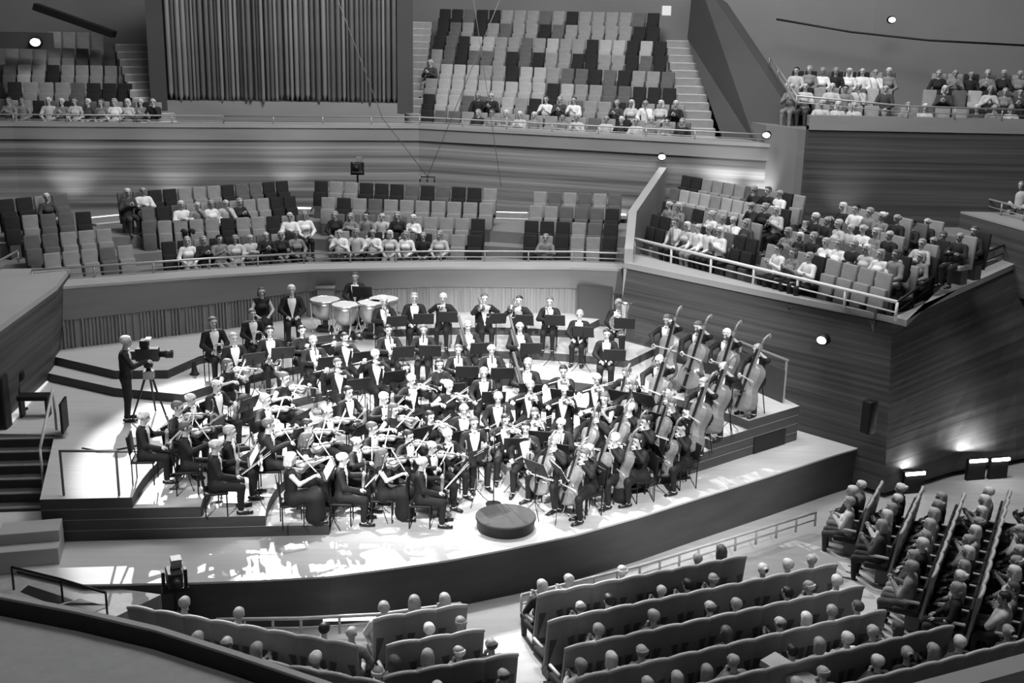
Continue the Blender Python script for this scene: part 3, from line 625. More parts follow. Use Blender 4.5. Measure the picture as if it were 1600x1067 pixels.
wb = tag(obj('white_box_steps', None, loc=(p.x, p.y + .15, -0.1), rz=0.25), 'pale stepped wooden block beside the stage at the left edge', 'block')
obj('lower_block', bevel(MB().box((0, 0, 0.2), (0.95, 0.8, 0.4)).build('lower'), 0.01, 1, False), wb, ledge_wood); obj('upper_block', bevel(MB().box((0.0, 0.12, 0.5), (0.95, 0.5, 0.2)).build('upper'), 0.01, 1, False), wb, ledge_wood)
# landing rail, two flat black sheets in place of recessed floor wells
railing('landing_railing', [U(18, 886, 0.3), U(95, 905, 0.3), U(165, 926, 0.3)], 'thin dark handrail on the grey landing at lower left', 0.4, 0.022, 1.1, black, False)
for q, lab in ((((44, 914), (114, 937), (84, 944), (32, 924)), 'flat black sheet for the floor well nearest the left edge'), (((88, 948), (125, 935), (168, 948), (130, 962)), 'flat black sheet for the floor well under the landing handrail')):
    pp = [U(x, y, -0.09) for x, y in q]; tag(obj('well_sheet', prism_mesh('well', [(v_.x, v_.y) for v_ in pp], -0.13, -0.09), None, black), lab, 'floor well')
# near parapet of the side terrace at the lower left
PA = [U(-60, 922, 1.0), U(120, 957, 1.0), U(240, 985, 1.0), U(360, 1023, 1.0), U(500, 1070, 1.0)]
PX = [(p.x, p.y) for p in PA]; PX = [(PX[0][0] - 2, PX[0][1] + 0.6)] + PX + [(PX[-1][0] + 1.6, PX[-1][1] - 0.9)]
struct(obj('wall_near_parapet', slab_mesh('par', at(PX, -0.8), at(PX, 0.96), 0.10), None, mat('black_parapet_face', 0.02, 0.7)), 'black parapet wall of the near terrace at lower left', 'parapet')
struct(obj('trim_6', slab_mesh('parc', at(off(PX, 0.02), 0.96), at(off(PX, 0.02), 1.0), 0.10), None, ledge_wood), 'thin pale cap on the near black parapet', 'cap')
struct(obj('floor_near_terrace', prism_mesh('fnt', off(PX, -0.01) + [(-0.5, 8), (-12, 8)], 0.5, 0.72), None, mat('grey_terrace_floor', 0.30, 0.8, 0.06)), 'plain grey floor of the near terrace', 'floor')

struct(obj('wall_hall_left', MB().box((-20.6, 27, 7), (0.3, 40, 16.4)).build('whl'), None, dark_wall), 'dark outer wall of the hall on the left', 'wall')
struct(obj('wall_hall_right', MB().box((20.6, 27, 7), (0.3, 40, 16.4)).build('whr'), None, dark_wall), 'dark outer wall of the hall on the right', 'wall')
# ================================================================== STALLS SEATING
ZS = -0.92
dM = Vector((0.915, 0.40)).normalized(); nM = Vector((-dM.y, dM.x))
def line_pts(d, nn, dist, s0, n, pitch=0.50): return [d * (s0 + pitch * i) + nn * dist for i in range(n)]
MR = [(15.62, 7.35, 'KGmGmmGGm'[:8]), (14.80, 7.15, 'mGLmGGGmGGG'), (14.00, 7.05, 'mGmGmKLmGGWG'[:11]), (13.22, 6.85, 'LGGmmGmKGLGG'[:11]), (12.46, 7.0, 'mGLGGmGGWGGmK'[:12]), (11.72, 7.5, 'GmGGLGmGKGGmG')]
for i, (dist, s0, codes) in enumerate(MR):
    seat_row('stalls right of the aisle', ROWN[i], [p.copy() for p in line_pts(dM, nM, dist, s0 + 0.1, len(codes), 0.485)], ZS, face_dir(nM), codes, 'stalls', 'stalls_chair')
dR_ = Vector((0.45, 0.893)).normalized(); nR = Vector((dR_.y, -dR_.x))          # rows facing the stage from the right
RROW = [(21.7, 'GKG'), (20.7, 'GKGLG'), (19.1, 'KGGWGKGG'), (18.6, 'GGKGLGGKGG'), (18.5, 'KGGGKGGLGG'), (18.9, 'GKGGLGGGK'), (18.9, 'GGKGGGKGL'), (18.9, 'KGGKGGLGG')]
for i, (s0, codes) in enumerate(RROW):
    dist = -3.62 + 0.77 * i
    pts = [dR_ * (s0 + 0.50 * k) + nR * dist for k in range(len(codes))]
    seat_row('side stalls under the dark wall', ROWN[i], pts[::-1], ZS + 0.05 * i, face_dir(-nR), codes, 'stalls', 'stalls_chair')
dL = Vector((0.962, -0.273)).normalized(); nL = Vector((-dL.y, dL.x))
for i, (dist, s0, codes) in enumerate(((14.42, -9.75, 'mGmGmmGG'[:8]), (13.62, -9.0, 'mLGWmLmW'))):
    seat_row('stalls beside the near parapet', ROWN[i], line_pts(dL, nL, dist, s0, len(codes), 0.47), ZS, face_dir(nL), codes, 'stalls', 'stalls_chair')
d2 = Vector((0.937, 0.348)).normalized(); n2 = Vector((-d2.y, d2.x))
for i, (dist, s0, codes) in enumerate(((16.05, 3.95, 'GKG'), (15.25, 3.95, 'mGG'), (14.45, 3.7, 'GGWG'), (13.65, 3.6, 'mGmG'))):
    seat_row('small stalls block left of the aisle', ROWN[i], line_pts(d2, n2, dist, s0, len(codes), 0.49), ZS, face_dir(n2), codes, 'stalls', 'stalls_chair')
# low rail in front of the first row
sr = [U(x, y, -0.45) for x, y in ((338, 968), (470, 966), (590, 960), (720, 943), (815, 930), (1000, 884), (1150, 838), (1275, 800))]
railing('stalls_railing', sr[:4], 'low pale rail below the stage, left of the aisle', 0.3, 0.03, 0.5, mat('pale_rail_wood', 0.45, 0.5))
railing('stalls_railing', sr[4:], 'low pale rail below the stage, right of the aisle', 0.3, 0.03, 0.5, mat('pale_rail_wood', 0.45, 0.5))
a, b2 = U(505, 967, -0.6), U(590, 965, -0.6)
o = tag(obj('floor_glow_strip', MB().box((0, 0, 0), ((b2 - a).length, 0.07, 0.05)).build('strip'), None, strip_e, loc=(a + b2) / 2, rz=math.atan2(b2.y - a.y, b2.x - a.x)), 'bright glowing strip under the low rail below the stage', 'floor light')  # bright strip below the rail, built with a glowing material
pb = [dM * 6.0 + nM * 11.0, dM * 16 + nM * 11.15]
struct(obj('wall_rear_parapet', slab_mesh('wrp', at(pb, -0.8), at(pb, 0.18), -0.35), None, fascia_wood), 'low grey parapet behind the last stalls row at lower right', 'parapet')
p = U(1240, 1042, 0.1)
bx = tag(obj('slanted_desk_box', None, loc=(p.x, p.y, ZS), rz=0.75), 'pale grey slanted desk box among the stalls seats', 'box')
obj('body', MB().box((0, 0, 0.42), (0.34, 0.85, 0.84)).build('body'), bx, mat('mid_grey_box', 0.2, 0.6)); obj('lid', MB().box((0, 0, 0.9), (0.36, 0.9, 0.1), rx=0.12).build('lid'), bx, mat('pale_box_lid', 0.45, 0.6))

# ================================================================== PEOPLE
def axis(lo, hi, flo, fhi, c, f):
    out = [lo]
    while out[-1] < hi: out.append(out[-1] + (f if flo - c < out[-1] < fhi else c))
    return np.array(out)
def surfnet(xs, ys, zs, V):
    Sg = V < 0; nx, ny, nz = V.shape
    cnt = np.zeros((nx - 1, ny - 1, nz - 1)); P = np.zeros((nx - 1, ny - 1, nz - 1, 3))
    X, Y, Z = np.meshgrid(xs, ys, zs, indexing='ij'); G = (X, Y, Z)
    def sl(o): return tuple(slice(o[k], V.shape[k] - 1 + o[k]) for k in range(3))
    cs = [(i, j, k) for i in (0, 1) for j in (0, 1) for k in (0, 1)]
    for a in cs:
        for ax in range(3):
            if a[ax]: continue
            b_ = list(a); b_[ax] = 1; A = sl(a); B = sl(b_)
            cross = Sg[A] != Sg[B]; va, vb = V[A], V[B]; t = np.where(cross, va / np.where(cross, va - vb, 1), 0)
            cnt += cross
            for q in range(3): P[..., q] += np.where(cross, G[q][A] + (G[q][B] - G[q][A]) * t, 0)
    mk = cnt > 0; idx = -np.ones(cnt.shape, int); idx[mk] = np.arange(mk.sum()); verts = P[mk] / cnt[mk][:, None]
    F = []
    for ax in range(3):
        u, w = (ax + 1) % 3, (ax + 2) % 3
        s0 = [slice(None)] * 3; s1 = [slice(None)] * 3; s0[ax] = slice(0, -1); s1[ax] = slice(1, None)
        for q in (u, w): s0[q] = slice(1, -1); s1[q] = slice(1, -1)
        e0, e1 = Sg[tuple(s0)], Sg[tuple(s1)]; cr_ = np.argwhere(e0 != e1)
        if not len(cr_): continue
        base_ = cr_.copy(); base_[:, u] += 1; base_[:, w] += 1; fl = e0[tuple(cr_.T)]
        def cell(du, dw):
            c = base_.copy(); c[:, u] -= du; c[:, w] -= dw; return idx[tuple(c.T)]
        qd = np.stack([cell(1, 1), cell(0, 1), cell(0, 0), cell(1, 0)], 1)
        F.append(np.where(fl[:, None], qd, qd[:, ::-1]))
    return verts, np.concatenate(F)
def prim(a, b, ra, rb, sy=1.0): return (np.array(a, float), np.array(b, float), ra, rb, sy)
def field(G, prims, k=0.03, infl=0.0):
    D = None
    for a, b, ra, rb, sy in prims:
        ba = b - a; sc = np.array([1, sy, 1]); q = [(G[i] - a[i]) * sc[i] for i in range(3)]; bs = ba * sc; L = max(1e-9, bs @ bs)
        t = np.clip((q[0] * bs[0] + q[1] * bs[1] + q[2] * bs[2]) / L, 0, 1)
        d = np.sqrt((q[0] - bs[0] * t) ** 2 + (q[1] - bs[1] * t) ** 2 + (q[2] - bs[2] * t) ** 2) - (ra + (rb - ra) * t) - infl
        if D is None: D = d
        else:
            h = np.clip(0.5 + 0.5 * (D - d) / k, 0, 1); D = D * (1 - h) + d * h - k * h * (1 - h)
    return D
def grid_for(prims, c, pad=0.06, fine=None, f=None):
    P = np.concatenate([np.stack([p[0] - max(p[2], p[3]), p[1] - max(p[2], p[3]), p[0] + max(p[2], p[3]), p[1] + max(p[2], p[3])]) for p in prims])
    lo, hi = P.min(0) - pad, P.max(0) + pad
    ax = [axis(lo[i], hi[i], *(fine[i] if fine else (9, 9)), c, f or c) for i in range(3)]
    return ax, np.meshgrid(*ax, indexing='ij')
def net_mesh(name, ax, D):
    v, f = surfnet(*ax, D); return mesh(name, v.tolist(), f.tolist(), True)
def hand_geo(mb, w, d, nrm, curl, side):
    w, d, nrm = Vector(w), Vector(d).normalized(), Vector(nrm); nrm = (nrm - d * nrm.dot(d)).normalized(); s = d.cross(nrm).normalized() * side
    for k, L in enumerate((0.070, 0.080, 0.074, 0.058)):
        r0 = w + d * 0.085 + s * (0.030 - 0.02 * k); a = curl * (0.9 + 0.08 * k)
        d1 = d * math.cos(a) + nrm * math.sin(a); d2_ = d * math.cos(2.1 * a) + nrm * math.sin(2.1 * a)
        mb.tube([r0 - d * 0.015, r0 + d1 * L * 0.5, r0 + d1 * L * 0.5 + d2_ * L * 0.5], [0.0105, 0.0095, 0.007], 5)
    r0 = w + d * 0.025 + s * 0.026; dt = (d * 0.7 + s * 0.75 + nrm * 0.35).normalized(); d3 = (d * 0.9 + nrm * (0.3 + curl * 0.5)).normalized()
    mb.tube([r0, r0 + dt * 0.035, r0 + dt * 0.035 + d3 * 0.035], [0.013, 0.011, 0.008], 5)
PROTO = {}
def make_proto(key, arms, stand=False, lean=0.0, female=False, dress='tail', knees=0.12, kneey=-0.42, feety=-0.40, yaw=0.0, pitch=0.0, sleeve=True, splay=0.0, perch=False):
    """arms: ((elbow, wrist, hand_dir, palm_normal, curl) right, left) in body coordinates; facing -Y, left = +X"""
    z0 = 0.92 if stand else (0.78 if perch else 0.53)
    up = lambda p: (Vector((0, 0, z0)) + Matrix.Rotation(lean, 3, 'X') @ (Vector(p) - Vector((0, 0, z0))))
    k = 0.92 if female else 1.0; dz = z0 - 0.53
    tor = [prim((-.07 * k, 0, z0), (.07 * k, 0, z0), .118, .118, 1.1), prim(up((0, 0, z0 + .05)), up((0, .01, z0 + .22)), .128 * k, .122 * k, 1.25),
           prim(up((0, .01, z0 + .22)), up((0, .015, z0 + .39)), .135 * k, .15 * k, 1.35), prim(up((-.14 * k, .015, z0 + .465)), up((.14 * k, .015, z0 + .465)), .066, .066, 1.0)]
    if female: tor.append(prim(up((-.06, -.08, z0 + .33)), up((.06, -.08, z0 + .33)), .07, .07))
    neck = [prim(up((0, .015, z0 + .49)), up((0, 0, z0 + .63)), .056 * k, .05 * k)]
    HC = up((0, -.005, z0 + .71)); HM = Matrix.Rotation(yaw, 3, 'Z') @ Matrix.Rotation(lean + pitch, 3, 'X')
    hp = lambda p: HC + HM @ Vector(p)
    head = [prim(hp((0, .022, .02)), hp((0, -.022, .025)), .083, .080), prim(hp((0, -.02, -.03)), hp((0, -.056, -.082)), .064, .036),
            prim(hp((0, -.088, .0)), hp((0, -.113, -.034)), .010, .016), prim(hp((-.082, .012, -.01)), hp((-.082, .012, .018)), .016, .02), prim(hp((.082, .012, -.01)), hp((.082, .012, .018)), .016, .02),
            prim(hp((-.035, -.086, .03)), hp((.035, -.086, .03)), .014, .014), prim(hp((-.02, -.088, -.058)), hp((.02, -.088, -.058)), .012, .012)]
    armp, handp, fing = [], [], MB()
    for side, (el, wr, hd, pn_, curl) in zip((-1, 1), arms):
        el, wr = Vector(el) + Vector((0, 0, dz)), Vector(wr) + Vector((0, 0, dz)); sh = up((side * .185 * k, .015, z0 + .455)); hd = Vector(hd).normalized()
        armp += [prim(sh, el, .054 * k, .043 * k), prim(el, wr - (wr - el).normalized() * 0.01, .042 * k, .029 * k)]
        handp += [prim(wr, wr + hd * 0.075, .024, .030)]
        hand_geo(fing, wr, hd, pn_, curl, side)
    legp, footp = [], []
    for s in (-1, 1):
        hip = Vector((s * .085, 0, z0 - (0.02 if stand else 0)))
        if stand: kn, an = Vector((s * .10, -.02, .49)), Vector((s * (.11 + splay), .02, .09))
        elif perch: kn, an = Vector((s * .15, -.33, .52)), Vector((s * .17, -.26, .09))
        else: kn, an = Vector((s * (knees + splay), kneey, .50)), Vector((s * (knees + splay * 1.2), feety, .09))
        legp += [prim(hip, kn, .088 * k, .06 * k), prim(kn, an, .058 * k, .038 * k)]
        footp += [prim(an + Vector((0, .03, -.045)), an + Vector((s * .02, -.17, -.052)), .042, .034)]
    allp = tor + neck + head + armp + handp + legp + footp
    c = HC
    ax, G = grid_for(allp, 0.026, 0.06, ((c.x - .11, c.x + .11), (c.y - .14, c.y + .13), (c.z - .14, c.z + .13)), 0.0125)
    D = field(G, tor + neck + legp + armp + handp + footp, 0.03); Dh = field(G, head, 0.022)
    h = np.clip(.5 + .5 * (D - Dh) / .02, 0, 1); D = D * (1 - h) + Dh * h - .02 * h * (1 - h)
    for ex in (-.034, .034):
        e = hp((ex, -.100, .008)); D = np.maximum(D, -(np.sqrt((G[0] - e.x) ** 2 + (G[1] - e.y) ** 2 + (G[2] - e.z) ** 2) - .017))
    v, f = surfnet(*ax, D); v = v.tolist(); f = f.tolist(); nb = len(f)
    nv = len(v); v += fing.v; f += [tuple(i + nv for i in q) for q in fing.f]; n_skin = len(f)
    eb = MB()
    for ex in (-.034, .034): eb.sphere(hp((ex, -.090, .008)), .0145, 6, 4)
    eb.tube([hp((-.024, -.1005, -.058)), hp((.024, -.1005, -.058))], .006, 5)
    nv = len(v); v += eb.v; f += [tuple(i + nv for i in q) for q in eb.f]
    body = mesh(key + '_body', v, f, True); body.materials.append(None); body.materials.append(eye_m)
    mi = np.zeros(len(f), np.int32); mi[n_skin:] = 1; body.polygons.foreach_set('material_index', mi)
    R = {'body': body, 'head': Matrix.Translation(HC) @ HM.to_4x4(), 'female': female, 'dress': dress}
    top = tor + (armp if sleeve else [])
    ax, G = grid_for(top, 0.023); D = field(G, top, 0.03, 0.016)
    if not female and dress == 'tail' and not stand:     # coat skirts over the hips
        pass
    cut = up((0, .0, z0 + .60)); D = np.maximum(D, G[2] - cut.z)
    v, f = surfnet(*ax, D)
    if dress == 'tail':
        inv = Matrix.Rotation(-lean, 3, 'X'); L = np.array(inv); pv = (v - np.array([0, 0, z0])) @ L.T
        def hw(z): return np.where(z < .12, .018, np.clip(.018 + (z - .12) * .27, .018, .095))
        cen = pv[f].mean(1); isf = (cen[:, 1] < -.03) & (np.abs(cen[:, 0]) < hw(cen[:, 2])) & (cen[:, 2] > .04) & (cen[:, 2] < .52)
        used_s = np.zeros(len(v), bool); used_s[f[isf].ravel()] = True; used_j = np.zeros(len(v), bool); used_j[f[~isf].ravel()] = True
        bd = used_s & used_j & (np.abs(pv[:, 0]) < .12) & (pv[:, 2] < .5) & (pv[:, 2] > .05)
        pv[bd, 0] = np.sign(pv[bd, 0]) * hw(pv[bd, 2]); v = pv @ L + np.array([0, 0, z0])
        def sub(mask, nm):
            ids = np.unique(f[mask]); mp_ = -np.ones(len(v), int); mp_[ids] = np.arange(len(ids)); return mesh(nm, v[ids].tolist(), mp_[f[mask]].tolist(), True)
        R['shirt'] = sub(isf, key + '_shirt'); R['top'] = sub(~isf, key + '_coat')
        bt = MB()
        for s in (-1, 1): bt.add([up((0, -.075, z0 + .545)), up((s * .05, -.068, z0 + .565)), up((s * .05, -.068, z0 + .522)), up((0, -.05, z0 + .545)), up((s * .05, -.045, z0 + .565)), up((s * .05, -.045, z0 + .522))], [(0, 1, 2), (3, 5, 4), (0, 3, 4, 1), (1, 4, 5, 2), (2, 5, 3, 0)])
        R['tie'] = bt.build(key + '_tie')
    else: R['top'] = mesh(key + '_top', v.tolist(), f.tolist(), True)
    if dress == 'gown':
        sk = legp + [prim((-.1, -.02, z0 - .02), (.1, -.02, z0 - .02), .13, .13)]
        kn = legp[1][0]; kr = legp[3][0]
        if stand: sk += [prim((0, 0, z0 - .1), (0, .0, .12), .15, .22)]
        else: sk += [prim((0, -.05, z0 - .02), ((kn + kr) / 2) * np.array([1, 1, 1]), .13, .13), prim((kn + kr) / 2, ((kn + kr) / 2) + np.array([0, .02, -.36]), .14, .17)]
        ax, G = grid_for(sk, 0.026); D = field(G, sk, 0.08, 0.014); D = np.maximum(D, 0.035 - G[2]); R['legs'] = net_mesh(key + '_skirt', ax, D)
    else:
        lg = legp + tor[:1]; ax, G = grid_for(lg, 0.025); D = field(G, lg, 0.035, 0.014); D = np.maximum(D, 0.075 - G[2]); R['legs'] = net_mesh(key + '_trousers', ax, D)
    R['shoes'] = []
    for p_ in footp:
        a, b_ = Vector(p_[0]), Vector(p_[1]); R['shoes'].append(MB().tube([a + Vector((0, .045, .0)), a, a * .45 + b_ * .55, b_ + Vector((0, -.035, 0))], [.03, .047, .047, .03], 8, True, 0.9).build(key + '_shoe', True))
    PROTO[key] = R; return R
# hair shapes in head space
HAIRM = {}
def hair(style):
    xs = np.arange(-.14, .1401, .0135); ys = np.arange(-.14, .1701, .0135); zs = np.arange(-.30, .1601, .0135); G = np.meshgrid(xs, ys, zs, indexing='ij')
    D = field(G, [prim((0, .03, .03), (0, -.018, .036), .094, .090)], .03)
    face_ = np.maximum(G[1] + .035 + np.maximum(0, G[2] - .045) * 1.1, G[2] - .082 + np.abs(G[0]) * .25)
    D = np.maximum(D, -face_) ; D = np.maximum(D, -(G[2] + .045 + np.maximum(0, -(G[1] - .02)) * .2)) if style in ('short', 'fringe', 'bun') else D
    if style == 'fringe': D = np.maximum(D, G[2] - .032 - G[1] * .25)
    if style == 'bun': D = np.minimum(D, field(G, [prim((0, .125, .06), (0, .13, .05), .042, .042)]))
    if style in ('bob', 'long'):
        zl = -.10 if style == 'bob' else -.22
        E = field(G, [prim((-.06, .03, .0), (-.072, .03, zl), .045, .035), prim((.06, .03, .0), (.072, .03, zl), .045, .035), prim((0, .06, .0), (0, .075, zl), .07, .055)], .04)
        D = np.minimum(np.maximum(D, -(G[2] + .05)), np.maximum(E, -(G[1] + .035)))
    HAIRM[style] = net_mesh('hair_' + style, (xs, ys, zs), D)
for st in ('short', 'fringe', 'bob', 'long', 'bun'): hair(st)

D_, F_ = (0, 0, -1), (0, -1, 0)
lap = (((-.27, -.06, .76), (-.13, -.27, .66), (.5, -.8, -.1), (0, 0, -1), .5), ((.27, -.06, .76), (.13, -.28, .66), (-.5, -.8, -.1), (0, 0, -1), .5))
violin = (((-.38, -.10, .90), (-.30, -.38, 1.00), (.5, -.75, -.1), (.3, 0, -1), .9), ((.27, -.22, .88), (.255, -.43, 1.07), (-.2, -.6, .75), (-.9, .2, .2), .9))
vrest = (((-.28, -.08, .78), (-.20, -.33, .70), (.2, -.9, .2), (0, 0, -1), .8), ((.27, -.10, .80), (.17, -.36, .86), (-.4, -.6, .6), (-.9, .2, .2), .9))
cello = (((-.36, -.14, .82), (-.30, -.42, .68), (.6, -.7, -.2), (.2, 0, -1), .9), ((.31, -.16, .93), (.15, -.24, 1.10), (-.6, -.2, .6), (-.9, .3, 0), .9))
wind = (((-.27, -.12, .80), (-.08, -.34, .82), (.6, -.6, .2), (.8, .2, 0), .8), ((.27, -.12, .82), (.08, -.27, .95), (-.6, -.6, .2), (-.8, .2, 0), .8))
trumpet = (((-.30, -.16, .92), (-.10, -.34, 1.10), (.6, -.7, .2), (.6, .2, -.4), .8), ((.30, -.16, .92), (.08, -.32, 1.10), (-.5, -.8, .2), (-.6, .2, -.2), .9))
flute = (((-.36, -.02, .92), (-.34, -.17, 1.12), (.1, -.5, .8), (.3, .4, .2), .8), ((.22, -.22, .92), (-.02, -.26, 1.12), (-.7, -.2, .5), (-.4, .4, .2), .8))
bass = (((-.34, -.14, .84), (-.20, -.38, .70), (.5, -.6, -.4), (.4, 0, -.9), .8), ((.33, -.12, 1.06), (.22, -.26, 1.22), (-.6, -.4, .5), (-.8, .3, 0), .9))
cross = (((-.27, -.08, .78), (.02, -.24, .83), (.95, .1, .1), (0, .9, 0), .3), ((.27, -.08, .78), (-.02, -.26, .87), (-.95, .1, 0), (0, .9, 0), .3))
clap = (((-.26, -.08, .76), (-.06, -.28, .90), (.35, -.6, .6), (.95, 0, 0), .2), ((.26, -.08, .76), (.06, -.28, .90), (-.35, -.6, .6), (-.95, 0, 0), .2))
chin = (((-.27, -.08, .78), (-.12, -.27, .66), (.5, -.8, -.1), (0, 0, -1), .5), ((.24, -.22, .78), (.08, -.13, 1.04), (-.4, -.1, .9), (-.6, .5, 0), 1.0))
railp = (((-.28, -.22, .80), (-.18, -.46, .84), (.5, -.8, 0), (0, 0, -1), .4), ((.28, -.22, .80), (.18, -.46, .84), (-.6, -.8, 0), (0, 0, -1), .4))
camera_p = (((-.30, -.16, .80), (-.16, -.42, .86), (.2, -.95, .1), (.3, 0, -1), .9), ((.28, -.20, .84), (.10, -.44, .92), (-.2, -.95, .1), (-.3, 0, -1), .9))
for key, arms, kw in (
    ('m_lap', lap, {}), ('m_violin', violin, dict(yaw=.25, pitch=.12, splay=.05)), ('m_vrest', vrest, dict(lean=.04, splay=.03)), ('m_cello', cello, dict(lean=.14, splay=.16, knees=.14)),
    ('m_wind', wind, {}), ('m_trumpet', trumpet, {}), ('m_flute', flute, dict(yaw=.2)), ('m_bass', bass, dict(perch=True, lean=.12, pitch=.1)), ('m_stand', lap, dict(stand=True)), ('m_camera', camera_p, dict(stand=True, lean=.06)),
    ('w_lap', lap, dict(female=True, dress='gown', sleeve=False)), ('w_violin', violin, dict(female=True, dress='gown', sleeve=False, yaw=.25, pitch=.12)), ('w_wind', wind, dict(female=True, dress='gown')), ('w_cello', cello, dict(female=True, dress='gown', lean=.14, splay=.12)),
    ('a_lap', lap, dict(dress='plain', lean=-.03)), ('a_cross', cross, dict(dress='plain', lean=-.04)), ('a_clap', clap, dict(dress='plain')), ('a_chin', chin, dict(dress='plain', lean=.08, yaw=.2)), ('a_rail', railp, dict(dress='plain', lean=.22, pitch=-.2)),
    ('f_lap', lap, dict(female=True, dress='plain', yaw=-.2)), ('f_clap', clap, dict(female=True, dress='plain'))):
    make_proto(key, arms, **kw)
def person(key, loc, rz, label, group, hairst, hairc, top_m, leg_m, scale=1.0, skin=None):
    R = PROTO[key]; o = obj('person', R['body'], None, None, loc, rz); o.scale = (scale,) * 3
    o.material_slots[0].link = 'OBJECT'; o.material_slots[0].material = skin or skin_m
    tag(o, label, 'person', group)
    if hairst: obj('hair', HAIRM[hairst], o, HAIR[hairc], mw=R['head'])
    nm = {'tail': 'tailcoat', 'gown': 'gown_bodice', 'plain': 'top'}[R['dress']]
    obj(nm, R['top'], o, top_m)
    if 'shirt' in R: obj('shirt_front', R['shirt'], o, shirt_m); obj('bow_tie', R['tie'], o, shirt_m)
    obj('gown_skirt' if R['dress'] == 'gown' else 'trousers', R['legs'], o, leg_m)
    for sm in R['shoes']: obj('shoe', sm, o, shoe_m)
    return o
rnd = random.Random(11)
for loc, rz, c, lab, grp in PENDING:
    fem = rnd.random() < 0.42
    key = rnd.choice(('f_lap', 'f_lap', 'f_clap') if fem else ('a_lap', 'a_lap', 'a_cross', 'a_chin', 'a_clap'))
    hs = rnd.choice(('bob', 'bob', 'long', 'short', 'bun')) if fem else rnd.choice(('short', 'short', 'short', 'fringe', None))
    hc = rnd.choice('wwgglb' if fem else 'wwggbk')
    x, y = loc[0], loc[1]; f = Vector((math.sin(rz), -math.cos(rz)))
    person(key, (x + f.x * 0.02, y + f.y * 0.02, loc[2]), rz + rnd.uniform(-.15, .15), lab, grp, hs, hc, CLOTH[c], CLOTH[rnd.choice('kktg')], rnd.uniform(.90, .96), skin_m if rnd.random() < .7 else skin_d)

# ================================================================== INSTRUMENTS
def fiddle_meshes(key, L, wl, ww, wu, th, neck, nw):
    """hourglass body along +Y from the tail, top towards +Z"""
    b = MB(); n = 16; rings = []
    for i in range(n + 1):
        t = i / n
        w = (wl * math.sin(PI * min(1, t / .56 * .5 + .02 * (t > 0))) if t < .28 else None)
        w = np.interp(t, [0, .04, .12, .24, .36, .46, .55, .62, .72, .84, .94, .985, 1], [.25 * wl, .6 * wl, .92 * wl, wl, .88 * wl, ww * 1.05, ww, ww * 1.08, .93 * wu, wu, .8 * wu, .45 * wu, .2 * wu])
        a = th * (.5 + .22 * math.sin(PI * t)); rings.append([(-w, t * L, -th * .38), (-w * .6, t * L, -a), (w * .6, t * L, -a), (w, t * L, -th * .38), (w, t * L, th * .38), (w * .55, t * L, a), (-w * .55, t * L, a), (-w, t * L, th * .38)])
    v = [p for r in rings for p in r]; f = [(i * 8 + k, i * 8 + (k + 1) % 8, (i + 1) * 8 + (k + 1) % 8, (i + 1) * 8 + k) for i in range(n) for k in range(8)] + [tuple(range(7, -1, -1)), tuple(n * 8 + k for k in range(8))]
    b.add(v, [q[::-1] for q in f]); body = b.build(key + '_body', False)
    T = L + neck; nk = MB().box((0, L * .93 + neck * .45, th * .45), (nw, neck + L * .14, nw * .9)).build(key + '_neck')
    fb = MB().box((0, L * .62 + neck * .5, th * .75), (nw * 1.05, neck + L * .55, nw * .35)).build(key + '_fingerboard')
    sc = MB().tube([(0, T, th * .4), (0, T + nw * 2.2, th * .35), (0, T + nw * 3.6, th * .1), (0, T + nw * 4.4, -nw * .6), (0, T + nw * 3.8, -nw * 1.3), (0, T + nw * 3.1, -nw * .8)], [nw * .55, nw * .5, nw * .5, nw * .45, nw * .4, nw * .3], 7).build(key + '_scroll', True)
    tp = MB().box((0, L * .17, th * .75), (nw * 1.3, L * .26, nw * .3)).box((0, L * .42, th * .85), (nw * 2.2, nw * .25, th * .7)).build(key + '_tail')
    return body, nk, fb, sc, tp
FID = {'violin': fiddle_meshes('violin', .36, .105, .058, .085, .045, .14, .026), 'cello': fiddle_meshes('cello', .76, .22, .125, .175, .15, .30, .045), 'bass': fiddle_meshes('bass', 1.12, .34, .20, .26, .24, .46, .06)}
def bow_meshes(k): return (MB().tube([(0, 0, 0), (0, .38 * k, .008), (0, .74 * k, .022)], [.006, .0055, .005], 5).build('stick'), MB().box((0, .37 * k, -.012), (.011, .70 * k, .003)).build('bow_hair'), MB().box((0, .035, -.008), (.014, .05, .03)).build('frog'))
BOW = bow_meshes(1.0)
def frame(o, d, up_):
    y = Vector(d).normalized(); z = Vector(up_); z = (z - y * z.dot(y)).normalized(); x = y.cross(z)
    M_ = Matrix((x, y, z)).transposed().to_4x4(); M_.translation = o; return M_
def fiddle(kind, mw, label, grp, mm):
    o = obj({'violin': 'violin', 'cello': 'cello', 'bass': 'double_bass'}[kind], None, mw=mw); bd, nk, fb, sc, tp = FID[kind]
    obj('body', bd, o, mm); obj('neck', nk, o, mm); obj('fingerboard', fb, o, black); obj('scroll', sc, o, mm); obj('tailpiece', tp, o, black)
    if kind != 'violin': obj('endpin', MB().tube([(0, .05, 0), (0, -.16, 0)], .008, 6).build('endpin'), o, chrome)
    return tag(o, label, {'violin': 'violin', 'cello': 'cello', 'bass': 'double bass'}[kind], grp)
def bow(mw, label, grp):
    o = obj('bow', BOW[0], None, bow_m, mw=mw); obj('bow_hair', BOW[1], o, paper_m); obj('frog', BOW[2], o, black); return tag(o, label, 'bow', grp)
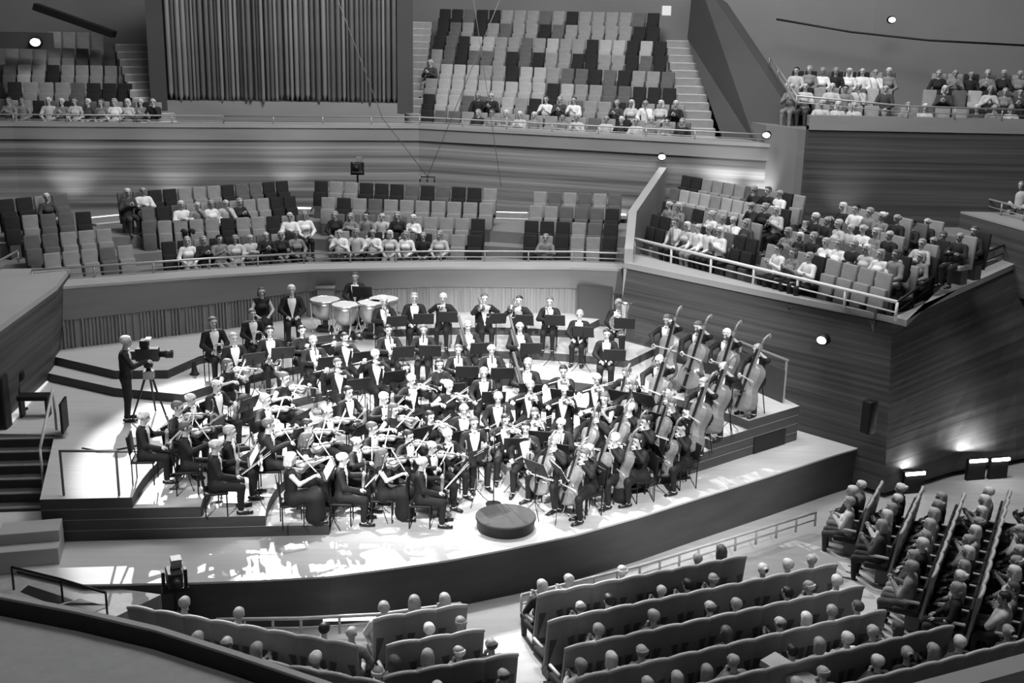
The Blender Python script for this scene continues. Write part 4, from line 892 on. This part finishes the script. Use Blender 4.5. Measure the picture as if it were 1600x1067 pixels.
# woodwind and brass, mouthpiece at the origin, running along +Y
W_cl = MB().tube([(0, 0, 0), (0, .05, 0), (0, .56, 0), (0, .60, 0), (0, .655, 0)], [.006, .012, .014, .02, .036], 9).build('clarinet', True)
W_fl = MB().tube([(0, 0, 0), (0, .67, 0)], .011, 8).build('flute', True)
W_bs = MB().tube([(0, 0, 0), (.05, .10, .01), (.06, .16, -.05)], .006, 6).build('crook', True); W_bs2 = MB().tube([(0, 0, -.62), (0, 0, .70)], .032, 9).tube([(.05, 0, -.62), (.05, 0, .35)], .028, 8).build('bassoon', True)
def bellpts(): return ([.010, .010, .012, .02, .035, .062])
W_tr = MB().tube([(0, 0, 0), (0, .30, 0), (0, .38, 0), (0, .43, 0), (0, .47, 0), (0, .50, 0)], bellpts(), 10).tube([(0, .12, 0), (0, .30, 0), (0, .33, -.04), (0, .30, -.08), (0, .12, -.08), (0, .09, -.04), (0, .12, 0)], .007, 6).build('trumpet', True)
W_trv = MB().box((0, .2, -.03), (.022, .02, .13)).box((0, .225, -.03), (.022, .02, .13)).box((0, .25, -.03), (.022, .02, .13)).build('valves')
W_tb = MB().tube([(0, 0, 0), (0, .75, 0), (0.05, .80, 0), (.09, .75, 0), (.09, .05, 0)], .008, 6).tube([(.09, .05, 0), (.09, -.2, .02), (.12, -.25, .03), (.15, -.2, .03), (.15, .1, .02), (.15, .22, .02), (.15, .28, .02), (.15, .34, .02)], [.008, .009, .012, .014, .02, .035, .06, .10], 9).build('trombone', True)
def ringpts(r, n=18, w=0.0): return [(r * math.cos(2 * PI * i / n), r * math.sin(2 * PI * i / n), w * i / n) for i in range(n + 1)]
W_hn = MB().tube(ringpts(.13), .011, 7).tube(ringpts(.10, 18, .02), .009, 7).build('horn_coil', True)
W_hb = MB().tube([(.12, .03, 0), (.16, -.07, .01), (.13, -.17, .03), (.05, -.23, .05), (-.01, -.26, .07)], [.013, .02, .035, .075, .15], 14).build('horn_bell', True)
W_tu = MB().tube([(.0, 0, -.30), (.14, 0, -.28), (.17, 0, -.1), (.17, 0, .25), (.17, 0, .42), (.17, 0, .50)], [.05, .075, .09, .11, .15, .21], 14).build('tuba_bell', True); W_tu2 = MB().tube(ringpts(.17), .035, 8).tube(ringpts(.11, 18, .04), .025, 8).build('tuba_coil', True)
# orchestra chair and music stand
CH_s = rbox('chair_seat', (0, 0, .43), (.42, .42, .05), .02); CH_b = rbox('chair_back', (0, .23, .74), (.40, .035, .34), .015, -.12)
CH_l = MB().tube([(0, 0, 0), (0, 0, .43)], .012, 6).build('chair_leg'); CH_p = MB().tube([(0, 0, .42), (0, .05, .90)], .011, 6).build('chair_upright')
def chair(loc, rz, label, grp):
    o = tag(obj('orchestra_chair', None, loc=loc, rz=rz), label, 'chair', grp); obj('seat', CH_s, o, black); obj('backrest', CH_b, o, black)
    for x in (-.19, .19):
        obj('upright', CH_p, o, black, loc=(x, .19, 0))
        for y in (-.18, .19): obj('leg', CH_l, o, black, loc=(x, y, 0))
ST_d = bevel(MB().box((0, 0, 0), (.50, .02, .34)).build('desk'), .006, 1, False); ST_lip = MB().box((0, -.03, -.17), (.50, .06, .015)).build('lip'); ST_p = MB().tube([(0, 0, .28), (0, 0, 1.0)], .011, 7).build('pole'); ST_l = MB().tube([(0, 0, .3), (0, -.14, .12), (0, -.27, .01)], .008, 5).build('stand_leg')
SH = MB().box((-.105, -.018, .0), (.205, .006, .29)).box((.105, -.018, .0), (.205, .006, .29)).build('sheets')
def music_stand(loc, rz, label, grp, h=0.0, tilt=-0.45, sheet=True):
    o = tag(obj('music_stand', None, loc=loc, rz=rz), label, 'music stand', grp); M_ = Matrix.Translation((0, 0, 1.04 + h)) @ Matrix.Rotation(tilt, 4, 'X')
    dk_ = obj('desk', ST_d, o, black, mw=M_); obj('lip', ST_lip, dk_, black); obj('pole', ST_p, o, black)
    for k in range(3): obj('leg', ST_l, o, black, rz=k * 2.094)
    if sheet:
        M2 = Matrix.Translation(loc) @ Matrix.Rotation(rz, 4, 'Z') @ M_
        tag(obj('sheet_music', SH, None, paper_m, mw=M2), label.replace('black music stand in front of', 'open sheet music before'), 'sheet music', 'sheet music on the stands')

# ================================================================== ORCHESTRA
POD = Vector((-0.05, 19.8))
pod = tag(obj('conductor_podium', None, loc=(POD.x, POD.y, 0)), 'empty round black conductor podium at the front of the stage', 'podium')
obj('drum', MB().lathe([(.50, 0), (.52, .02), (.53, .20)], 40).build('drum'), pod, black); obj('carpet_top', MB().lathe([(.55, .20), (.55, .235), (.53, .245)], 40).build('carpet_top'), pod, mat('grey_podium_carpet', .045, .9))
# (head px, head py, what, female) per section; order from the left is worked out from the picture position
SEC = {
 'horn section': [(333, 512, 'H', 0), (365, 532, 'H', 0), (394, 496, 'H', 0), (427, 521, 'H', 0)],
 'pair beside the timpani': [(415, 463, 'S', 1), (449, 458, 'S', 0)],
 'rear brass row': [(600, 485, 'T', 0), (648, 481, 'S', 0), (692, 476, 'T', 0), (757, 477, 'R', 0), (811, 482, 'R', 0), (859, 479, 'T', 0), (906, 490, 'S', 0), (966, 483, 'U', 0)],
 'rear woodwind row': [(467, 517, 'K', 1), (490, 547, 'K', 0), (539, 536, 'O', 0), (607, 531, 'K', 0), (662, 528, 'K', 0), (731, 525, 'F', 0), (812, 525, 'F', 0), (948, 530, 'S', 0)],
 'front woodwind row': [(528, 581, 'O', 0), (597, 570, 'O', 0), (631, 574, 'O', 1), (681, 572, 'K', 1), (716, 560, 'K', 0), (767, 562, 'K', 0), (825, 572, 'F', 0)],
 'second violins': [(356, 583, 'V', 1), (329, 608, 'v', 0), (302, 619, 'v', 0), (278, 640, 'V', 0), (444, 610, 'V', 1), (414, 629, 'V', 0), (511, 646, 'V', 0), (551, 627, 'v', 0), (592, 625, 'V', 0), (643, 606, 'V', 0), (701, 606, 'v', 1), (673, 649, 'v', 1)],
 'first violins': [(250, 668, 'v', 0), (268, 668, 'V', 0), (345, 692, 'v', 0), (370, 681, 'v', 0), (421, 676, 'V', 0), (449, 690, 'V', 1), (480, 664, 'V', 0), (454, 719, 'V', 1), (549, 717, 'v', 0), (611, 717, 'V', 1), (641, 719, 'v', 0), (562, 690, 'V', 0), (585, 677, 'V', 0), (613, 657, 'v', 1), (645, 683, 'V', 0), (668, 691, 'V', 0), (697, 679, 'v', 0)],
 'violas': [(727, 642, 'v', 0), (782, 634, 'v', 0), (756, 594, 'v', 0), (831, 605, 'V', 0), (745, 664, 'v', 0), (814, 668, 'v', 0), (788, 655, 'V', 0), (824, 645, 'V', 0), (880, 610, 'V', 0), (887, 662, 'v', 0), (880, 588, 'V', 0), (932, 592, 'V', 0), (956, 632, 'V', 1)],
 'cellos': [(842, 712, 'C', 0), (886, 702, 'C', 0), (884, 735, 'C', 0), (955, 690, 'C', 0), (1010, 704, 'C', 1), (1022, 652, 'C', 1), (1042, 658, 'C', 0), (1072, 678, 'C', 0), (980, 640, 'C', 0), (1018, 605, 'C', 0), (1042, 614, 'C', 1), (985, 585, 'C', 0), (930, 660, 'C', 0)],
 'double basses': [(1044, 499, 'B', 0), (1097, 513, 'B', 0), (1134, 521, 'B', 0), (1188, 543, 'B', 0), (1024, 579, 'B', 0), (1135, 574, 'B', 0), (1090, 600, 'B', 0)],
}
KIND = {'H': 'horn player', 'S': 'player', 'T': 'trumpeter', 'R': 'trombonist', 'U': 'tuba player', 'K': 'clarinettist', 'O': 'flautist', 'F': 'bassoonist', 'V': 'player', 'v': 'player', 'C': 'cellist', 'B': 'double bass player'}
PL = []
for sec, lst in SEC.items():
    for k, (px, py, w_, fem) in enumerate(sorted(lst)):
        hz_ = 1.47 if w_ == 'B' else 1.22; z = 0.5
        for _ in range(8):
            p = U(px, py, z + hz_); z = 0.5 * z + 0.5 * stage_z(p.x, p.y)
        PL.append([p.x, p.y, w_, fem, sec, k, px, py])
P_ = np.array([q[:2] for q in PL])
for _ in range(60):                                         # nobody sits in somebody else's lap
    for i in range(len(P_)):
        dd = P_[i] - P_; r = np.hypot(dd[:, 0], dd[:, 1]); mn = 0.74
        js = np.where((r < mn) & (r > 1e-6))[0]
        pd = P_[i] - np.array([POD.x, POD.y]); pr_ = np.hypot(*pd)
        if pr_ < 1.55: P_[i] += pd / pr_ * (1.55 - pr_) * 0.5
        for j in js: P_[i] += dd[j] / r[j] * (mn - r[j]) * 0.25; P_[j] -= dd[j] / r[j] * (mn - r[j]) * 0.25
EX_ = np.array([e[0] for e in EDGE]); EY_ = np.array([e[1] for e in EDGE])
P_[:, 1] = np.maximum(P_[:, 1], np.interp(P_[:, 0], EX_, EY_) + 0.75)      # chairs stay clear of the stage edge
def fit_z(x, y, f):                                         # keep chairs on one level: highest riser under the feet wins
    return max(stage_z(x + f.x * a - f.y * b_, y + f.y * a + f.x * b_) for a in (-.2, .0, .2) for b_ in (-.2, .2))
rnd = random.Random(5)
for i, q in enumerate(PL):
    x, y = P_[i]; w_, fem, sec, k = q[2:6]
    f = (POD - Vector((x, y))).normalized()
    if sec in ('rear brass row', 'rear woodwind row', 'front woodwind row', 'horn section', 'pair beside the timpani'): f = (f + Vector((0.0, -0.8))).normalized()
    if sec == 'first violins' and y < 20.6: f = Vector((0.95, 0.15)).normalized() if x < -1 else f
    rz = face_dir(f) + rnd.uniform(-.15, .15); f = Vector((math.sin(rz), -math.cos(rz)))
    z = fit_z(x, y, f)
    who = '%s %s from left, %s' % (ORD[k], KIND[w_], sec)
    key = {'H': 'm_lap', 'S': 'm_lap', 'T': 'm_trumpet', 'R': 'm_trumpet', 'U': 'm_lap', 'K': 'm_wind', 'O': 'm_flute', 'F': 'm_wind', 'V': 'm_violin', 'v': 'm_vrest', 'C': 'm_cello', 'B': 'm_bass'}[w_]
    if w_ == 'T' and rnd.random() < .5: key = 'm_wind'
    if fem: key = {'m_lap': 'w_lap', 'm_violin': 'w_violin', 'm_vrest': 'w_violin', 'm_cello': 'w_cello', 'm_wind': 'w_wind', 'm_flute': 'w_wind'}[key]
    if fem and w_ == 'v': w_ = 'V'
    if fem and w_ == 'O': w_ = 'K'
    hs = rnd.choice(('bob', 'bun', 'long')) if fem else rnd.choice(('short', 'short', 'short', 'fringe', 'short'))
    hc = rnd.choice('lbkb') if fem else rnd.choice('gwbkgb')
    if (q[6], q[7]) in ((250, 668), (549, 717), (302, 619), (887, 662)): hs, hc = 'fringe', 'w'
    if (q[6], q[7]) == (454, 719): hs, hc = 'bob', 'l'
    person(key, (x, y, z), rz, '%s in %s' % (who, 'a black gown' if fem else 'black tailcoat and white shirt'), 'players of the ' + sec, hs, hc, tail_m, tail_m, rnd.uniform(.97, 1.04))
    B_ = Matrix.Translation((x, y, z)) @ Matrix.Rotation(rz, 4, 'Z')
    grp_i = 'instruments of the ' + sec
    if w_ != 'B': chair((x, y, z), rz, 'black chair of the ' + who, 'chairs of the ' + sec)
    else:
        o = tag(obj('bass_stool', None, loc=(x, y, z), rz=rz), 'tall black stool of the ' + who, 'stool', 'stools of the double basses')
        obj('seat', MB().lathe([(.15, .64), (.17, .66), (.17, .69), (.15, .70)], 16).build('stool_seat', True), o, black)
        for a_ in range(4): obj('leg', MB().tube([(.1 * math.cos(a_ * PI / 2 + .8), .1 * math.sin(a_ * PI / 2 + .8), .65), (.2 * math.cos(a_ * PI / 2 + .8), .2 * math.sin(a_ * PI / 2 + .8), 0)], .012, 6).build('stool_leg'), o, black)
    nm = {'violas': 'viola'}.get(sec, 'violin')
    if w_ == 'V':
        fiddle('violin', B_ @ frame((.04, -.10, 1.10), (.40, -.90, .02), (-.25, -.1, 1)), '%s held up by the %s' % (nm, who), grp_i, violin_m)
        bow(B_ @ frame((-.26, -.44, 1.03), (.80, .35, .24), (0, .3, 1)), 'bow drawn by the ' + who, 'bows of the ' + sec)
    elif w_ == 'v':
        fiddle('violin', B_ @ frame((.15, -.38, .57), (0, -.05, 1), (0, -1, 0)), '%s upright on the knee of the %s' % (nm, who), grp_i, violin_m)
        bow(B_ @ frame((-.18, -.40, .73), (-.2, -.75, .62) if rnd.random() < .5 else (.55, -.6, .5), (0, .5, 1)), 'resting bow of the ' + who, 'bows of the ' + sec)
    elif w_ == 'C':
        fiddle('cello', B_ @ frame((0, -.50, .30), (.07, .24, .9), (0, -1, .25)), 'cello of the ' + who, grp_i, violin_m)
        bow(B_ @ frame((-.27, -.50, .66), (.95, -.12, .10), (0, -.3, 1)), 'bow of the ' + who, 'bows of the ' + sec)
    elif w_ == 'B':
        fiddle('bass', B_ @ frame((.12, -.62, .22), (.12, .27, .95), (-.15, -1, .2)) @ Matrix.Scale(.93, 4), 'large double bass of the ' + who, grp_i, bass_m)
        bow(B_ @ frame((-.20, -.46, .95), (.9, -.35, .0), (0, -.3, 1)), 'bow of the ' + who, 'bows of the ' + sec)
    elif w_ == 'K': tag(obj('clarinet', W_cl, None, black, mw=B_ @ frame((0, -.115, 1.16), (0, -.55, -.83), (0, 1, -.5))), 'black clarinet of the ' + who, 'clarinet', grp_i)
    elif w_ == 'O': tag(obj('flute', W_fl, None, chrome, mw=B_ @ frame((.05, -.125, 1.165), (-.95, -.15, -.02), (0, 0, 1))), 'silver flute of the ' + who, 'flute', grp_i)
    elif w_ == 'F':
        o = obj('bassoon', None, mw=B_ @ frame((0, -.115, 1.165), (-.1, -.95, -.1), (0, 0, 1))); obj('crook', W_bs, o, chrome); obj('joint', W_bs2, o, mat('bassoon_maple', .10, .35), mw=Matrix.Translation((.08, .17, -.22)) @ Matrix.Rotation(.25, 4, 'Y')); tag(o, 'tall bassoon of the ' + who, 'bassoon', grp_i)
    elif w_ == 'T':
        mw = B_ @ frame((0, -.115, 1.165), (0, -1, -.1), (0, 0, 1)) if key == 'm_trumpet' else B_ @ frame((.05, -.30, .72), (-.2, -.3, .9), (0, -1, 0))
        o = obj('trumpet', W_tr, None, brass_m, mw=mw); obj('valves', W_trv, o, brass_m); tag(o, 'brass trumpet of the ' + who, 'trumpet', grp_i)
    elif w_ == 'R': o = obj('trombone', W_tb, None, brass_m, mw=B_ @ frame((0, -.115, 1.165), (0, -1, -.2), (0, 0, 1))); tag(o, 'brass trombone of the ' + who, 'trombone', grp_i)
    elif w_ == 'H':
        o = obj('french_horn', W_hn, None, brass_m, mw=B_ @ Matrix.Translation((.02, -.36, .74)) @ Matrix.Rotation(PI / 2 - .3, 4, 'X')); obj('bell', W_hb, o, brass_m); tag(o, 'shiny horn on the lap of the ' + who, 'horn', grp_i)
    elif w_ == 'U':
        o = obj('tuba', W_tu2, None, brass_m, mw=B_ @ Matrix.Translation((0, -.36, .85)) @ Matrix.Rotation(PI / 2 - .15, 4, 'X')); obj('bell', W_tu, o, brass_m, mw=Matrix.Rotation(-PI / 2, 4, 'X')); tag(o, 'large tuba of the ' + who, 'tuba', grp_i)
    need = (w_ in 'KOFTRSU' and sec != 'pair beside the timpani') or (w_ in 'VvC' and k % 2 == 0) or (w_ == 'B' and k % 2 == 0) or (w_ == 'H' and k % 2)
    if need:
        off_ = 0.78 if w_ in 'CB' else 0.70
        if w_ in 'B': off_ = 1.0
        sx, sy = x + f.x * off_ - f.y * .18, y + f.y * off_ + f.x * .18
        music_stand((sx, sy, stage_z(sx, sy)), rz + PI, 'black music stand in front of the ' + who, 'music stands', h=(z - stage_z(sx, sy)) * 0.8 - 0.08, tilt=-0.5)

sc_ = tag(obj('riser_side_screen', None, loc=(6.0, 24.95, 0.8), rz=math.atan2(1.9, -1.0)), 'dark side screen with a rail at the right end of the bass riser', 'screen')
obj('board', MB().box((0.75, 0, 0.38), (1.6, 0.05, 0.76)).build('board'), sc_, riser_wood); obj('top_bar', MB().box((0.75, 0, 1.0), (1.7, 0.035, 0.035)).build('top_bar'), sc_, rail_metal)
for x in (-0.05, 1.55): obj('post', MB().box((x, 0, 0.5), (0.035, 0.035, 1.0)).build('post'), sc_, rail_metal)
# ---- timpani and timpanist
tx = U(553, 433, 1.2 + 1.32)
def timp(px, py, r, lab):
    p = U(px, py, 1.2 + .86) + Vector((0, -.25, 0)); o = tag(obj('timpani_drum', None, loc=(p.x, p.y, 1.2)), lab, 'timpani', 'timpani')
    obj('bowl', MB().lathe([(.05, .30), (r * .55, .36), (r * .86, .52), (r * .97, .70), (r, .82)], 24).build('bowl', True), o, copper_m)
    obj('rim', MB().tube([(r * 1.04 * math.cos(2 * PI * k / 24), r * 1.04 * math.sin(2 * PI * k / 24), .84) for k in range(25)], .018, 6).build('rim', True), o, chrome)
    obj('drum_head', MB().lathe([(r * 1.02, .835), (r * 1.02, .85)], 28).build('drum_head'), o, drum_skin)
    obj('pedal_base', MB().box((0, 0, .10), (r * 1.1, r * .9, .08)).box((0, 0, .22), (.12, .12, .2)).build('pedal_base'), o, black)
    for k in range(4):
        a = k * PI / 2 + .5; c_, s_ = math.cos(a), math.sin(a)
        obj('strut', MB().tube([(r * 1.03 * c_, r * 1.03 * s_, .80), (r * .98 * c_, r * .98 * s_, .35), (r * .7 * c_, r * .7 * s_, .1)], .02, 6).build('strut'), o, chrome)
        obj('caster', MB().sphere((r * .95 * c_, r * .95 * s_, .045), .045, 8, 5).build('caster', True), o, chrome)
timp(510, 463, .36, 'largest timpani drum, leftmost of the set'); timp(542, 471, .33, 'timpani drum second from the left, before the player'); timp(580, 468, .31, 'timpani drum third from the left, behind the stand'); timp(601, 462, .36, 'timpani drum at the right end of the set')
pt = U(553, 433, 2.44); ty = pt.y + .05
o = person('m_lap', (pt.x + .02, ty, 1.2), 0.05, 'timpanist in black tailcoat seated behind the timpani', None, 'short', 'b', tail_m, tail_m)
o = tag(obj('timpani_stool', None, loc=(pt.x + .02, ty, 1.2)), 'black stool under the timpanist', 'stool'); obj('seat', MB().lathe([(.16, .37), (.18, .40), (.18, .44), (.15, .45)], 16).build('seat', True), o, black); obj('post', MB().tube([(0, 0, .02), (0, 0, .40)], .025, 8).build('post'), o, black); obj('foot', MB().lathe([(.22, 0), (.22, .02), (.05, .05)], 16).build('foot'), o, black)
music_stand((pt.x + .27, ty - .55, 1.2), PI, 'black music stand in front of the timpanist', 'music stands', h=-.06, tilt=-.45)
tag(obj('drum_case', bevel(MB().box((0, 0, .4), (.42, .3, .8)).box((0, 0, .84), (.5, .36, .06)).build('case'), .01, 1, False), None, mat('grey_case', .3, .6), loc=(U(512, 452, 1.9).x, 30.35 - .25, 1.2)), 'grey case standing against the ribbed wall behind the timpani', 'case')

# ---- television cameraman and camera
cpos = U(200, 658, 0.8)
person('m_camera', (cpos.x, cpos.y + .05, .8), face_dir((1, .25)), 'white-haired cameraman in black standing at the left edge of the stage', None, 'short', 'w', tail_m, tail_m, 1.03)
def tv_camera(loc, rz, label, h=1.35, body=1.0):
    o = tag(obj('television_camera', None, loc=loc, rz=rz), label, 'camera')
    for k in range(3):
        a = k * 2.094; obj('tripod_leg', MB().tube([(0, 0, h - .12), (.18 * math.cos(a), .18 * math.sin(a), h * .5), (.42 * math.cos(a), .42 * math.sin(a), .02)], [.028, .022, .018], 7).build('tripod_leg'), o, black)
    obj('head_mount', MB().lathe([(.09, h - .14), (.10, h - .06), (.07, h)], 14).build('mount'), o, black)
    bd = obj('camera_body', bevel(MB().box((0, 0, h + .13), (.18 * body, .42 * body, .24 * body)).box((0, .26 * body, h + .12), (.15 * body, .16, .18)).build('camera_body'), .012, 1, False), o, mat('dark_grey_camera', .035, .5))
    obj('lens', MB().tube([(0, -.2 * body, h + .13), (0, -.34, h + .13), (0, -.36, h + .13), (0, -.50, h + .13)], [.06, .065, .085, .085], 14).build('lens', True), bd, black)
    obj('viewfinder', bevel(MB().box((0, .05, h + .36), (.22, .16, .15)).build('viewfinder'), .01, 1, False), bd, black); obj('viewfinder_hood', MB().box((0, -.03, h + .45), (.20, .10, .04)).build('hood'), bd, paper_m)
    obj('pan_handle', MB().tube([(.08, .1, h - .05), (.18, .45, h - .18), (.2, .6, h - .2)], .013, 6).build('pan_handle'), o, chrome)
    obj('control_box', MB().box((0, 0, h - .3), (.2, .2, .16)).build('control_box'), o, mat('grey_control_box', .25, .5))
cc = U(236, 655, .8); tv_camera((cc.x, cc.y + .05, .8), face_dir((1, .1)), 'large television camera on a tripod in front of the cameraman', 1.25, 1.1)
c2 = U(560, 305, 3.2); 
def remote_camera(loc, h, label, rz=0):
    o = tag(obj('remote_camera', None, loc=loc, rz=rz), label, 'camera')
    obj('pole', MB().tube([(0, 0, .02), (0, 0, h)], .03, 8).build('pole'), o, black); obj('base', MB().lathe([(.22, 0), (.22, .03), (.05, .06)], 16).build('base'), o, black)
    obj('yoke', MB().box((-.17, 0, h + .16), (.05, .12, .36)).box((.17, 0, h + .16), (.05, .12, .36)).box((0, 0, h), (.4, .14, .06)).build('yoke'), o, black)
    obj('camera_body', bevel(MB().box((0, .02, h + .2), (.24, .34, .26)).build('camera_body'), .015, 1, False), o, mat('dark_grey_camera', .035, .5)); obj('lens', MB().tube([(0, -.14, h + .2), (0, -.34, h + .2)], [.08, .09], 12).build('lens', True), o, black); obj('cable_box', MB().box((.05, .1, h + .42), (.16, .2, .14)).build('cable_box'), o, mat('grey_control_box', .25, .5))
p = UY(560, 300, 35.9); remote_camera((p.x, 35.75, 3.09), 1.15, 'black remote camera on a pole above the choir back row')
p = U(300, 955, -.92); remote_camera((U(300, 930, -.5).x, 17.05, -.92), 1.0, 'black remote camera in front of the stage at lower left', .4)
# ---- microphones: hanging cables, stands
def cable(pts, label, r=.012, mat_=None):
    return tag(obj('microphone_cable', MB().tube(pts, r * .8, 6).build('cable', True), None, mat_ or mat('grey_cable', .12, .6)), label, 'cable')
p0, p1, p2 = UY(520, -20, 28), UY(598, 185, 28), UY(668, 276, 28)
cable([p0, p1, p2], 'thin cable slanting from the ceiling past the organ to the hanging microphones'); p3 = UY(697, 205, 28); cable([p3 + (p3 - p2) * 3.0, p3, p2], 'thin cable holding the hanging microphones from the right')
o = tag(obj('hanging_microphones', MB().box((0, 0, 0), (.36, .03, .03)).build('bar_'), None, black, loc=p2), 'small cluster of microphones hanging above the orchestra', 'microphone')
for x in (-.17, 0, .17): obj('capsule', MB().tube([(x, 0, .0), (x, -.05, -.06), (x, -.09, -.11)], [.014, .016, .02], 8).build('capsule', True), o, black)
a, b2 = UY(768, 190, 28), UY(783, 292, 28); cable([a + (a - b2) * 2, a, b2], 'single thin vertical cable hanging right of the microphones', .009)
def mic_stand(px, py, h, label):
    p = U(px, py, 0); o = tag(obj('microphone_stand', None, loc=(p.x, p.y, 0)), label, 'microphone stand')
    obj('pole', MB().tube([(0, 0, .02), (0, 0, h)], .012, 7).build('pole'), o, black); obj('base', MB().lathe([(.15, 0), (.15, .02), (.03, .035)], 16).build('base'), o, black); obj('microphone', MB().tube([(0, 0, h), (0, .05, h + .08)], [.018, .022], 8).build('microphone', True), o, black)
mic_stand(771, 788, 1.35, 'thin microphone stand behind the podium'); mic_stand(834, 776, 1.0, 'thin microphone stand beside the podium, near the cellos')
# ---- dark gear at the left wall, floor cables
p = U(50, 655, .8); o = tag(obj('equipment_bench', None, loc=(p.x, p.y + .2, .8), rz=.1), 'low black bench beside the left wall', 'bench'); obj('top', bevel(MB().box((0, 0, .42), (.62, .3, .1)).build('top'), .01, 1, False), o, black)
for x in (-.26, .26): obj('leg', MB().box((x, 0, .19), (.05, .26, .38)).build('leg'), o, black)
p = U(33, 640, .8); o = tag(obj('round_headed_stand', None, loc=(p.x, p.y, .8)), 'black stand with a round head near the left wall', 'stand'); obj('pole', MB().tube([(0, 0, .02), (0, 0, .62)], .02, 7).build('pole'), o, black); obj('head', MB().sphere((0, 0, .76), (.15, .1, .17), 12, 8).build('head', True), o, black); obj('foot', MB().lathe([(.14, 0), (.14, .02), (.03, .03)], 14).build('foot'), o, black)
p = U(10, 668, .8); o = tag(obj('side_loudspeaker', bevel(MB().box((0, 0, .55), (.3, .3, 1.1)).build('cab'), .02, 1, False), None, black, loc=(p.x - .08, p.y, .8)), 'black floor loudspeaker at the left picture edge', 'loudspeaker'); obj('grille', MB().box((0, -.155, .58), (.25, .015, .95)).build('grille'), o, mat('grille_mesh', 0.02, 0.9))
cable([U(128, 700, .83), U(150, 704, .82), U(180, 703, .82), U(225, 694, .82)], 'dark cable on the floor from the guard rail towards the violins', .02, black)
cable([U(150, 705, .82), U(190, 706, .82), U(225, 705, .82)], 'short dark cable lying beside the longer floor cable', .014, black)
p = U(304, 585, 1.0); o = tag(obj('small_traffic_cone', MB().lathe([(.11, 0), (.11, .02), (.08, .03), (.03, .3), (.015, .32)], 14).build('cone', True), None, mat('dark_mute', .03, .5), loc=p), 'small dark cone-shaped mute on the riser beside the horns', 'mute')
person('a_lap', (-9.95, 18.6, -.1 - .1), face_dir((1, .3)), 'person in dark clothes at the far left below the stage steps', None, 'short', 'k', CLOTH['k'], CLOTH['k'])
o = tag(obj('steward_stool', MB().lathe([(.16, 0), (.15, .33), (.17, .34), (.17, .36)], 14).build('stool', False), None, black, loc=(-9.95, 18.62, -.1)), 'dark stool under the person at the far left', 'stool')
